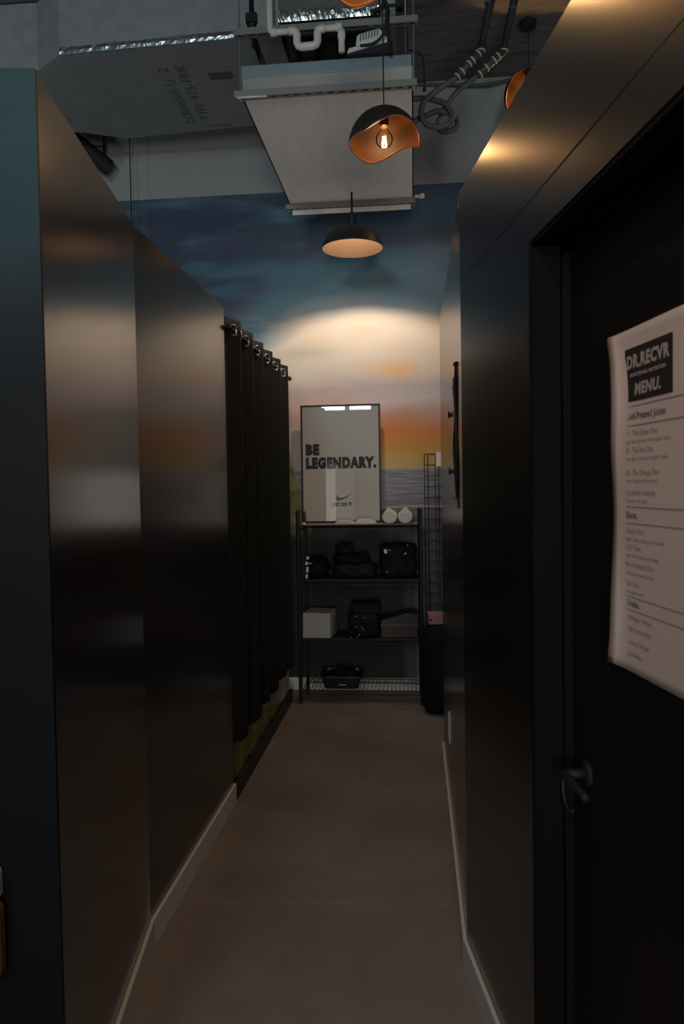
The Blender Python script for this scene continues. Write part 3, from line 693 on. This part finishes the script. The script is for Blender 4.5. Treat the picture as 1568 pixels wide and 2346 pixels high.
# ================================================================== WIRE SHELF
SX0, SX1, SY0, SY1 = -.800, .036, 5.055, 5.36
sh = thing('wire_shelf', 'black four-tier wire shelving unit against the painted back wall', 'shelf', ((SX0+SX1)/2, 5.2, 0))
for (x, y) in ((SX0, SY0), (SX1, SY0), (SX0+.006, SY1), (SX1-.004, SY1)):
    bm = BM(); tube(bm, [(x, y, 0.012), (x, y, 1.318)], .0125, 14); lathe(bm, [(0, 0), (.014, 0), (.014, .014), (0, .014)], x, y, 12); lathe(bm, [(.0125, 1.316), (.0145, 1.316), (.0145, 1.33), (0, 1.334)], x, y, 12)
    obj('post', bm, M_black, sh, smooth=False)
TIER = (.095, .445, .850, 1.228)
for z in TIER:
    bm = BM(); x0, x1 = SX0+.015, SX1-.015
    for (a, b) in (((x0, SY0, z), (x1, SY0, z)), ((x0, SY1, z), (x1, SY1, z)), ((x0, SY0, z-.028), (x1, SY0, z-.028)), ((x0, SY1, z-.028), (x1, SY1, z-.028)), ((x0, SY0, z), (x0, SY1, z)), ((x1, SY0, z), (x1, SY1, z)), ((x0, SY0, z-.028), (x0, SY1, z-.028)), ((x1, SY0, z-.028), (x1, SY1, z-.028))):
        tube(bm, [a, b], .0032, 6)
    for yy in (SY0, SY1):
        zig = []; nz = 16
        for i in range(2*nz+1): zig.append((x0+(x1-x0)*i/(2*nz), yy, z-.002 if i % 2 else z-.026))
        tube(bm, zig, .0022, 5)
    k = int((x1-x0)/.027)
    for i in range(k+1): tube(bm, [(x0+(x1-x0)*i/k, SY0, z+.003), (x0+(x1-x0)*i/k, SY1, z+.003)], .0018, 5)
    o = obj('wire_tier', bm, M_black if z > .2 else mat('worn_black_wire', (.016, .016, .018), .8, spec=.2), sh)
bm = BM(); box(bm, SX0+.02, SX1-.02, SY0-.004, SY1-.01, 1.2335, 1.2365); obj('shelf_liner', bm, M_liner, sh)
for z in TIER[1:3]:
    bm = BM(); box(bm, SX0+.02, SX1-.02, SY0+.002, SY1-.01, z+.0055, z+.0075); obj('shelf_liner', bm, M_blackm, sh)

# ------------------------------------------------------------------ framed poster leaning on the top tier
PB, PT = Vector((0, 5.300, 1.2375)), Vector((0, 5.318, 2.078))
pu = (PT-PB).normalized(); pn = Vector((0, -pu.z, pu.y))
px0, px1 = -.806, -.236; phh = (PT-PB).length
po = thing('framed_poster', 'white BE LEGENDARY poster in thin black frame leaning on the shelf top', 'poster', ((px0+px1)/2, 5.3, 1.2375))
tiltx = .006
def pp(x, h, off=0): return Vector((x, PB.y, PB.z))+pu*h+pn*off
fw = .012
bm = BM()
for (xa, xb, ha, hb) in ((px0, px1, 0, fw), (px0, px1, phh-fw, phh), (px0, px0+fw, 0, phh), (px1-fw, px1, 0, phh)): obox(bm, pp(xa, ha, -.006), (xb-xa, 0, 0), pu*(hb-ha), pn*.016)
obj('poster_frame', bm, M_black, po)
bm = BM(); obox(bm, pp(px0+.004, .004, -.004), (px1-px0-.008, 0, 0), pu*(phh-.008), pn*.006); obj('poster_sheet', bm, M_poster, po)
bm = BM(); obox(bm, pp(px0+.008, .008, .0045), (px1-px0-.016, 0, 0), pu*(phh-.016), pn*.0015); obj('poster_glazing', bm, M_glaze, po)
hh = lambda ypx: (1200-ypx)/269*phh        # heights read down the sheet
xx = lambda xpx: px0+(xpx-686)/186*(px1-px0)
# heavy condensed lettering
for ln in [('BE', pp(xx(697), hh(1043), .0028), (1, 0, 0), pu, (729-697)/186*(px1-px0), .083, 0, 'l'),
           ('LEGENDARY.', pp(xx(697), hh(1074), .0028), (1, 0, 0), pu, (862-697)/186*(px1-px0), .085, 0, 'l'),
           ('JUST DO IT', pp(xx(780), hh(1162), .0028), (1, 0, 0), pu, .148, .028, 0, 'c')]:
    obj('poster_lettering', text_bm([ln], bold=.085), M_print, po)
# tick shaped swoosh mark
top = [(0, .0), (.07, .30), (.12, .40), (.105, .22), (.16, .12), (.28, .12), (1.0, .48)]
def bez(p0, p1, p2, p3, n=10): return [tuple((1-t_)**3*p0[i]+3*(1-t_)**2*t_*p1[i]+3*(1-t_)*t_*t_*p2[i]+t_**3*p3[i] for i in (0, 1)) for t_ in [k/n for k in range(n+1)]]
outl = bez((.155, 1.0), (.06, .62), (-.06, .20), (.045, .04))+bez((.045, .04), (.11, -.05), (.22, .02), (.32, .10))[1:]+bez((.32, .10), (.50, .24), (.80, .62), (1.0, .98))[1:]+bez((1.0, .98), (.75, .70), (.45, .40), (.27, .40))[1:]+bez((.27, .40), (.15, .40), (.09, .62), (.155, 1.0))[1:-1]
bm = BM(); vs = [bm.verts.new(pp(xx(766)+u_*.118, hh(1150)+v_*.050, .0028)) for u_, v_ in outl]
f = bm.faces.new(vs); bmesh.ops.triangulate(bm, faces=[f]); obj('poster_emblem', bm, M_print, po)

# ------------------------------------------------------------------ towels on the top tier
def rolled_towel(label, x, y, r, squash, tip):
    bm = BM(); L = .24; z0 = 1.2368; zc_ = z0+r*squash; n_ = 64
    def out(q, f=1.0):
        d = q-math.radians(102-14*tip); d = (d+math.pi) % (2*math.pi)-math.pi
        k_ = f*(1+.30*math.exp(-(d/.34)**2)+.015*math.sin(5*q))
        return (x+r*k_*math.cos(q), max(z0, zc_+r*k_*squash*math.sin(q)))
    rings = []
    for yy, f in ((y-L/2, .90), (y-L/2+.006, .98), (y-L/2+.02, 1), (y+L/2-.01, 1), (y+L/2, .93)):
        rings.append([bm.verts.new((out(2*math.pi*k/n_, f)[0], yy, out(2*math.pi*k/n_, f)[1])) for k in range(n_)])
    for A, B in zip(rings, rings[1:]):
        for k in range(n_): bm.faces.new((A[k], A[(k+1) % n_], B[(k+1) % n_], B[k]))
    bm.faces.new(rings[0][::-1]); bm.faces.new(rings[-1])
    sp_ = []
    for i in range(121):
        q = i/120; a_ = 2*math.pi*2.6*q+tip+1.2; rr = r*.86*(1-q*.92)
        sp_.append((x+rr*math.cos(a_), y-L/2-.001, zc_+rr*squash*math.sin(a_)))
    tube(bm, sp_, .0042, 6)
    bmesh.ops.recalc_face_normals(bm, faces=bm.faces)
    return tag(obj('rolled_towel', bm, M_towel, smooth=False), label, 'towel', 'rolled white towels')
rolled_towel('rolled white towel beside the poster, nearer the poster frame', -.172, 5.20, .052, .86, 0)
rolled_towel('rolled white towel on the shelf top, nearer the wire grid', -.066, 5.20, .050, .92, .9)
def folded_towel(label, x0, x1, h, y0, y1):
    bm = BM(); z0 = 1.2368; prof = [(x0, 0), (x0+.008, h*.55), (x0+.022, h*.92), ((x0+x1)/2, h), (x1-.045, h*.97), (x1-.012, h*.45), (x1, h*.06), (x1-.006, 0)]
    n_ = 8; rows = []
    for k in range(n_+1):
        yy = y0+(y1-y0)*k/n_; s_ = 1-.05*abs(k/n_-.5)
        rows.append([bm.verts.new((x_, yy+.003*math.sin(30*x_), z0+z_*s_)) for x_, z_ in prof])
    for A, B in zip(rows, rows[1:]):
        for i in range(len(prof)-1): bm.faces.new((A[i], A[i+1], B[i+1], B[i]))
        bm.faces.new((A[-1], A[0], B[0], B[-1]))
    bm.faces.new(rows[0][::-1]); bm.faces.new(rows[-1]); bmesh.ops.recalc_face_normals(bm, faces=bm.faces)
    return tag(obj('folded_towel', bm, M_towel, smooth=False, bevel=.004), label, 'towel', 'folded white towels')
folded_towel('flat folded white towel lying before the poster, the lower of two', -.553, -.415, .024, 5.10, 5.255)
folded_towel('flat folded white towel lying before the poster, the taller of two', -.412, -.264, .034, 5.10, 5.255)
bot = thing('spray_bottle', 'small black bottle with white base at the poster corner', 'bottle', (-.765, 5.11, 1.2368))
bm = BM(); lathe(bm, [(0, 1.252), (.012, 1.252), (.012, 1.305), (.008, 1.312), (.008, 1.326), (0, 1.328)], -.765, 5.11, 18); obj('bottle_body', bm, M_bin, bot)
bm = BM(); lathe(bm, [(0, 1.2368), (.013, 1.2368), (.013, 1.252), (0, 1.2525)], -.765, 5.11, 18); obj('bottle_base', bm, M_label, bot)

# ------------------------------------------------------------------ goods on the lower tiers
def soft(name, x0, x1, y0, y1, z0, z1, m, parent, amp=.012, seed=1, power=4.0, sag=.0):
    """a soft box: superellipsoid with lumps, flat underneath"""
    rnd = random.Random(seed); bm = BM(); bmesh.ops.create_icosphere(bm, subdivisions=4, radius=1)
    ph = [rnd.uniform(0, 6) for _ in range(6)]
    for v_ in bm.verts:
        c_ = v_.co.normalized(); s_ = (abs(c_.x)**power+abs(c_.y)**power+abs(c_.z)**power)**(-1/power); p = c_*s_
        lump = amp*(math.sin(7*p.x+ph[0])*math.sin(6*p.z+ph[1])+.6*math.sin(13*p.x+ph[2])*math.cos(11*p.y+ph[3]+4*p.z))
        zz_ = max(-1, p.z+(sag*(p.x*p.x) if p.z > 0 else 0))
        X = (x0+x1)/2+p.x*(x1-x0)/2; Y = (y0+y1)/2+p.y*(y1-y0)/2; Z = (z0+z1)/2+zz_*(z1-z0)/2
        v_.co = Vector((X, Y, Z))+Vector((c_.x, c_.y, max(c_.z, 0)))*lump
        v_.co.z = max(v_.co.z, z0)
    bmesh.ops.recalc_face_normals(bm, faces=bm.faces)
    return obj(name, bm, m, parent, smooth=True)
T2 = TIER[2]+.0082; T1 = TIER[1]+.0082; T0 = TIER[0]+.0050
# black duffel at the right of the second tier
df = thing('duffel_bag', 'black boxy bag with white tag on the second tier, right side', 'bag', (-.105, 5.17, T2))
soft('bag_body', -.243, .010, 5.075, 5.32, T2, 1.098, M_cloth, df, .006, 3, 6)
bm = BM(); tube(bm, smooth_path([(-.215, 5.10, 1.07), (-.16, 5.085, 1.105), (-.05, 5.085, 1.108), (-.005, 5.10, 1.075)], 8), .006, 8); obj('bag_handle', bm, M_cloth, df, smooth=True)
bm = BM(); obox(bm, (-.207, 5.066, 1.033), (.020, 0, .006), (-.008, 0, .028), (0, .002, 0)); obj('paper_tag', bm, M_label, df)
bm = BM(); tube(bm, [(-.198, 5.066, 1.066), (-.185, 5.064, 1.056), (-.165, 5.066, 1.056)], .0035, 6); obj('tag_string', bm, M_glint, df)
for (x, z) in ((-.070, 1.028), (-.050, 1.088), (-.195, .905)):
    bm = BM(); tube(bm, [(x-.007, 5.066, z), (x+.007, 5.067, z+.003)], .005, 8); obj('buckle', bm, M_glint, df)
# rolled compression sleeves at the left of the second tier
lp = thing('strapped_roll', 'black rolled wrap with white straps at the left of the second tier', 'wrap', (-.69, 5.18, T2))
soft('roll_body', -.762, -.608, 5.085, 5.32, T2, 1.005, M_cloth, lp, .008, 5, 3)
for (x, z, w_, h_) in ((-.748, .995, .018, .022), (-.757, .958, .020, .022), (-.730, .965, .018, .007), (-.752, .905, .018, .040), (-.757, .864, .017, .030)):
    bm = BM(); obox(bm, (x, 5.077, z), (w_, 0, .001), (.002, 0, h_), (0, .004, 0)); obj('strap_end', bm, M_label, lp)
hp = thing('black_clothing_pile', 'heap of dark folded cloth in the middle of the second tier', 'clothing', (-.42, 5.19, T2))
soft('lower_fold', -.578, -.268, 5.085, 5.33, T2, .965, M_cloth2, hp, .010, 8, 4)
soft('middle_fold', -.575, -.32, 5.10, 5.32, .955, 1.03, M_cloth, hp, .010, 9, 3)
soft('top_bundle', -.555, -.425, 5.11, 5.28, 1.02, 1.098, M_cloth2, hp, .010, 10, 2.4)
# white carton
ct = thing('white_carton', 'white cardboard box at the left of the third tier', 'box', (-.69, 5.18, T1))
bm = BM(); pr = [(-.782, 5.075), (-.590, 5.06), (-.565, 5.27), (-.755, 5.30)]
a = [bm.verts.new((x, y, T1)) for x, y in pr]; b = [bm.verts.new((x+.002, y, .622+(.004 if i == 0 else 0)+(.006 if i > 1 else 0))) for i, (x, y) in enumerate(pr)]
bm.faces.new(a[::-1]); bm.faces.new(b)
for i in range(4): bm.faces.new((a[i], a[(i+1) % 4], b[(i+1) % 4], b[i]))
obj('carton_body', bm, M_carton, ct, bevel=.003)
bm = BM(); obox(bm, (-.782, 5.0735, .535), (.012, -.001, 0), (0, .0015, 0), (0, 0, .006)); obj('carton_slit', bm, M_blackm, ct)
# buckled boots bag
bb = thing('buckled_case', 'black case with shiny buckles in the middle of the third tier', 'case', (-.35, 5.15, T1))
soft('case_body', -.468, -.250, 5.045, 5.28, T1, .625, M_cloth, bb, .006, 12, 5)
soft('case_lid', -.450, -.245, 5.08, 5.30, .615, .688, M_cloth2, bb, .004, 13, 6)
for (x, z) in ((-.405, .608), (-.352, .598), (-.405, .535), (-.368, .533), (-.360, .517), (-.445, .462), (-.40, .468), (-.385, .482)):
    bm = BM(); tube(bm, [(x-.007, 5.041, z), (x+.007, 5.041, z+.003)], .0042, 8); obj('buckle', bm, M_glint, bb)
# sloping brown tray
tr = thing('brown_tray', 'dark brown wedge-shaped tray at the right of the third tier', 'tray', (-.1, 5.18, T1))
bm = BM(); a = [bm.verts.new(p) for p in ((-.240, 5.085, T1), (.012, 5.085, T1), (.012, 5.085, .618), (-.06, 5.085, .625), (-.240, 5.085, .575))]
f = bm.faces.new(a); w = bmesh.ops.extrude_face_region(bm, geom=[f]); bmesh.ops.translate(bm, verts=[q for q in w['geom'] if isinstance(q, bmesh.types.BMVert)], vec=(0, .22, 0)); bmesh.ops.recalc_face_normals(bm, faces=bm.faces)
obj('tray_body', bm, M_wood, tr, bevel=.004)
bm = BM(); box(bm, -.243, .014, 5.078, 5.086, .535, .548); obj('tray_lip', bm, mat('tray_edge', (.040, .027, .024), .5), tr)
# bottom bin
bn = thing('storage_bin', 'low black plastic bin on the bottom tier', 'bin', (-.52, 5.17, T0))
bm = BM()
def rr_(x0, x1, y0, y1, r_, z, n_=5):
    out = []
    for cx_, cy_, a0 in ((x1-r_, y1-r_, 0), (x0+r_, y1-r_, 90), (x0+r_, y0+r_, 180), (x1-r_, y0+r_, 270)):
        for k in range(n_+1): q = math.radians(a0+90*k/n_); out.append((cx_+r_*math.cos(q), cy_+r_*math.sin(q), z))
    return out
lay = [rr_(-.635, -.405, 5.075, 5.29, .03, T0), rr_(-.66, -.38, 5.058, 5.31, .035, T0+.082), rr_(-.665, -.375, 5.054, 5.314, .035, T0+.082), rr_(-.665, -.375, 5.054, 5.314, .035, T0+.09), rr_(-.655, -.385, 5.063, 5.305, .035, T0+.09), rr_(-.632, -.408, 5.08, 5.287, .03, T0+.006)]
V = [[bm.verts.new(p) for p in l_] for l_ in lay]
for A, B in zip(V, V[1:]):
    for i in range(len(A)): bm.faces.new((A[i], A[(i+1) % len(A)], B[(i+1) % len(A)], B[i]))
bm.faces.new(V[0][::-1]); bm.faces.new(V[-1]); bmesh.ops.recalc_face_normals(bm, faces=bm.faces)
obj('bin_body', bm, M_bin, bn)
soft('bin_contents', -.62, -.42, 5.09, 5.275, T0+.01, T0+.115, M_cloth, bn, .012, 15, 3)
bm = BM(); box(bm, -.535, -.485, 5.0535, 5.058, T0+.03, T0+.036); obj('bin_catch', bm, M_glint, bn)

# ------------------------------------------------------------------ wire grid panels, tag, bag and box at the right of the shelf
def grid_panel(label, x0, y, zt, ncol):
    rt = thing('wire_grid_panel', label, 'grid panel', (x0+.15, y, 0), 'black wire grid panels')
    bm = BM(); w_ = ncol*.0762
    for i in range(ncol+1): tube(bm, [(x0+i*.0762, y, .02), (x0+i*.0762, y, zt)], .0032, 6)
    for k in range(int((zt-.03)/.0762)+1): tube(bm, [(x0, y-.004, zt-k*.0762), (x0+w_, y-.004, zt-k*.0762)], .0028, 6)
    obj('grid_mesh', bm, M_wire, rt)
    for xx_ in (x0, x0+w_):
        bm = BM(); tube(bm, [(xx_, y-.10, .008), (xx_, y+.045, .008)], .008, 8); tube(bm, [(xx_, y, .008), (xx_, y, .06)], .007, 8); obj('panel_foot', bm, M_black, rt)
    return rt
grid_panel('black wire grid panel against the painted wall with paper tag', .072, 5.30, 1.713, 6)
grid_panel('second black wire grid panel close behind the first, slightly offset', .097, 5.365, 1.713, 6)
bm = BM(); box(bm, .153, .206, 5.286, 5.289, 1.625, 1.727)
tag(obj('paper_tag', bm, M_paper), 'blank cream paper tag clipped on the top of the wire grid', 'tag')
bm = BM(); tube(bm, smooth_path([(.172, 5.25, 1.98), (.173, 5.25, 1.8), (.176, 5.25, 1.728)], 4), .004, 8)
bag = thing('standing_roll_bag', 'tall black cylindrical bag standing on the floor beside the shelf', 'bag', (.150, 4.90, 0))
bm.free()
bm = BM(); R3 = .124; pr = [(0, 0), (.06, .002), (.095, .015), (.115, .045), (R3, .10), (R3+.002, .30), (R3-.003, .50), (R3-.02, .56), (.07, .585), (0, .59)]
lathe(bm, pr, .150, 4.90, 40)
for v_ in bm.verts: v_.co.x += .004*math.sin(23*v_.co.z); v_.co.y += .004*math.sin(17*v_.co.z+1)
obj('bag_body', bm, M_cloth, bag, smooth=True)
bm = BM(); tube(bm, smooth_path([(.16, 4.772, .50), (.19, 4.762, .44), (.20, 4.763, .30), (.19, 4.766, .16)], 6), .008, 8); obj('carry_strap', bm, M_cloth2, bag, smooth=True)
bx = thing('pinkish_carton', 'small pinkish cardboard box on top of the standing black bag', 'box', (.15, 4.9, .592))
bm = BM(); obox(bm, (.082, 4.83, .592), (.16, .02, 0), (-.01, .14, 0), (0, 0, .065)); obj('carton_body', bm, M_pink, bx, bevel=.003)
bm = BM(); tube(bm, [(.094, 4.829, .622), (.094, 4.836, .622)], .008, 12); obj('hand_hole', bm, M_blackm, bx)
bm = BM(); box(bm, .17, .24, 4.87, 4.95, .658, .715); tag(obj('dark_pouch', bm, M_cloth, bevel=.015), 'small dark pouch on the pinkish cardboard box', 'pouch')

# ------------------------------------------------------------------ on the right partition
sx = .1446
hk = thing('strap_set', 'black straps hanging flat on the right partition near its corner', 'straps', (sx, 2.6, 1.45))
bm = BM(); tube(bm, [(sx+.001, 2.50, 1.895), (sx-.012, 2.50, 1.895)], .007, 10); obj('hook', bm, M_black, hk)
for k, (y, zt, zb, w_) in enumerate(((2.50, 1.90, 1.45, .05), (2.57, 1.86, 1.475, .05), (2.63, 1.84, 1.51, .03))):
    bm = BM(); rows = []
    for i in range(13):
        f = i/12; z = zt+(zb-zt)*f; o_ = .004+.003*math.sin(9*f+k); yo = .006*math.sin(5*f+2*k)
        rows.append([bm.verts.new((sx-.0015, y-w_/2+yo, z)), bm.verts.new((sx-o_-.002, y-w_/2+yo, z)), bm.verts.new((sx-o_-.002, y+w_/2+yo, z)), bm.verts.new((sx-.0015, y+w_/2+yo, z))])
    for A, B in zip(rows, rows[1:]):
        for i in range(4): bm.faces.new((A[i], A[(i+1) % 4], B[(i+1) % 4], B[i]))
    bm.faces.new(rows[0]); bm.faces.new(rows[-1][::-1]); bmesh.ops.recalc_face_normals(bm, faces=bm.faces)
    obj('strap', bm, M_cloth, hk)
bm = BM(); tube(bm, [(sx-.003, 2.46, 1.45), (sx-.006, 2.72, 1.453)], .004, 6); tube(bm, [(sx-.003, 2.47, 1.45), (sx-.003, 2.46, 1.42)], .003, 6); obj('strap_bar', bm, M_black, hk)
for (z, lb) in ((1.765, 'upper of two small black knobs on the right partition'), (1.549, 'lower of two small black knobs on the right partition')):
    bm = BM(); tube(bm, [(sx+.001, 2.90, z), (sx-.006, 2.90, z), (sx-.012, 2.90, z)], [.008, .008, .016], 14)
    tag(obj('coat_peg', bm, M_blackm), lb, 'knob', 'black knobs on the right partition')
bm = BM(); box(bm, sx-.007, sx, 3.28, 3.355, .355, .478); op = tag(obj('outlet_plate', bm, M_white, bevel=.002), 'white electrical outlet plate low on the right partition', 'outlet')
for z in (.395, .438):
    bm = BM(); box(bm, sx-.0085, sx-.006, 3.302, 3.333, z-.013, z+.013); obj('socket_face', bm, M_white, op)
# ------------------------------------------------------------------ paper menu taped on the door
off = -.085
mn = thing('paper_menu', 'tall white paper menu taped on the black door', 'menu', rw(1.1, off, 1.15))
S0, S1, Z0, Z1 = .866, 1.318, 1.158, 1.769
def mp_(s, z, lift=0): return rw(s, off+lift, z)
bm = BM(); NU, NV = 24, 40; gr = []
def edge(z):
    q = (z-Z0)/(Z1-Z0)
    return -.016*math.exp(-((1-q)/.06)**2)+.0185*math.exp(-((q-.80)/.14)**2)+.010*math.exp(-((q-.15)/.14)**2)-.010*math.exp(-(q/.05)**2)
for i in range(NU+1):
    row = []
    for j in range(NV+1):
        f = i/NU; z = Z0+(Z1-Z0)*j/NV; s = S0+(S1-S0)*f+edge(z)*(1-f)**4
        lift = .0025+.012*math.exp(-f/.05)*(.5+.5*math.sin(9*(z-Z0)/(Z1-Z0)+.6))
        row.append(bm.verts.new(mp_(s, z, lift)))
    gr.append(row)
for i in range(NU):
    for j in range(NV): bm.faces.new((gr[i][j], gr[i+1][j], gr[i+1][j+1], gr[i][j+1]))
sheet = obj('menu_sheet', bm, M_paper, mn, smooth=True)
so = sheet.modifiers.new('thickness', 'SOLIDIFY'); so.thickness = .0004
bm = BM(); c4 = [(.915, 1.640), (.915, 1.737), (1.085, 1.7315), (1.085, 1.645)]
obox(bm, mp_(.918, 1.640, .0032), t*.166, (0, 0, .094), nr*.0005); blk = obj('menu_title_block', bm, M_menu_black, mn)
up = (0, 0, 1)
bm = text_bm([('DR.RECVR', mp_(1.001, 1.699, .0040), t, up, .150, .0245, 0, 'c'), ('FUNCTIONAL NUTRITION', mp_(1.001, 1.683, .0040), t, up, .125, .0065, 0, 'c'), ('MENU.', mp_(1.001, 1.651, .0040), t, up, .092, .0215, .15, 'c')], bold=.05)
obj('menu_title', bm, M_menu_white, mn)
def zrow(ypx): return 1.769-(ypx-775)/(1525-775)*.611
rows_ = [(968, 'Cold-Pressed Juices', 1, None), (1003, '01 - The Green One', 0, '$12.00'), (1019, 'apple, kale, cucumber, lemon, ginger, celery', 2, None), (1040, '02 - The Red One', 0, '$12.00'), (1056, 'beet, apple, carrot, lemon, ginger, orange', 2, None), (1088, '03 - The Orange One', 0, '$12.00'), (1104, 'carrot, orange, turmeric, lemon', 2, None), (1131, 'Cucumber Limeade', 0, '$8.00'), (1147, 'cucumber, lime, agave', 2, None),
         (1182, 'Shots.', 1, None), (1215, 'Ginger Shot', 0, '$5.00'), (1231, 'ginger, lemon, orange, cayenne pepper', 2, None), (1251, 'ACV Shot', 0, '$5.00'), (1267, 'apple cider vinegar, lemon, ginger', 2, None), (1289, 'Pre-Workout Shot', 0, '$7.00'), (1306, 'beet, ginger, cayenne, lemon', 2, None), (1331, 'Gut Shot', 0, '$6.00'), (1347, 'aloe, ginger, lemon', 2, None),
         (1376, 'Drinks.', 1, None), (1405, 'Hydrogen Water', 0, '$4.00'), (1430, 'Magic Lemonade', 0, '$5.00'), (1460, 'Coconut Water', 0, '$5.00'), (1486, 'Cold Brew', 0, '$5.00')]
bold, reg, prices = [], [], []
for (yp, s_, k, p) in rows_:
    z = zrow(yp)-.003
    if k == 1: bold.append((s_, mp_(.921, z, .0036), t, up, None, .0125, 0, 'l'))
    else: reg.append((s_, mp_(.921, z, .0036), t, up, None, .0095 if k == 0 else .0062, 0, 'l'))
    if p: prices.append((p, mp_(1.235, z, .0036), t, up, None, .0095, 0, 'r'))
for q in bold: obj('menu_heading', text_bm([q], bold=.02), M_menu_bold, mn)
for q in reg: obj('menu_line', text_bm([q], bold=.008), M_menu_ink, mn)
for q in prices: obj('menu_price', text_bm([q], bold=.008), M_menu_ink, mn)
for yp in (944, 986, 1162, 1198, 1360, 1389):
    bm = BM(); obox(bm, mp_(.921, zrow(yp), .0033), t*.315, (0, 0, .0016), nr*.0003); obj('menu_rule', bm, M_menu_ink, mn)
# ------------------------------------------------------------------ dispenser at the picture edge, on the teal end wall
dsb = LA; p = Vector((*LA, 0))+nA*.105-tA*.012
dp = thing('wall_dispenser', 'orange brown dispenser with white top at the left picture edge', 'dispenser', p+Vector((0, 0, .5)))
bm = BM(); obox(bm, p+Vector((0, 0, .515)), nA*.10, -tA*.06, (0, 0, .155)); obj('dispenser_body', bm, M_amber, dp, bevel=.02, seg=4)
bm = BM(); obox(bm, p+Vector((0, 0, .672))+nA*.006, nA*.09, -tA*.055, (0, 0, .06)); obj('dispenser_top', bm, M_label, dp, bevel=.008)
# ------------------------------------------------------------------ lamp over the corridor entrance (above the frame) that lights the menu and floor
en = thing('entrance_lamp', 'black dome lamp over the corridor entrance, above the picture', 'pendant lamp', (-.25, .35, 3.0))
bm = BM(); lathe(bm, [(.03, 3.17), (.095, 3.15), (.135, 3.118), (.165, 3.076), (.195, 3.0), (.191, 3.0), (.16, 3.072), (.09, 3.145), (.0, 3.16)], -.25, .35, 40); obj('lamp_shade', bm, M_shadeo, en, smooth=True)
bm = BM(); tube(bm, [(-.25, .35, 3.16), (-.25, .35, CEIL)], .006, 8); obj('stem', bm, M_black, en)
l = bpy.data.lights.new('entrance_bulb', 'POINT'); l.energy = DOWN_POWER; l.color = (1, .62, .40); l.shadow_soft_size = .04
lo_ = bpy.data.objects.new('entrance_bulb', l); COL.objects.link(lo_); lo_.location = (-.25, .35, 3.05)
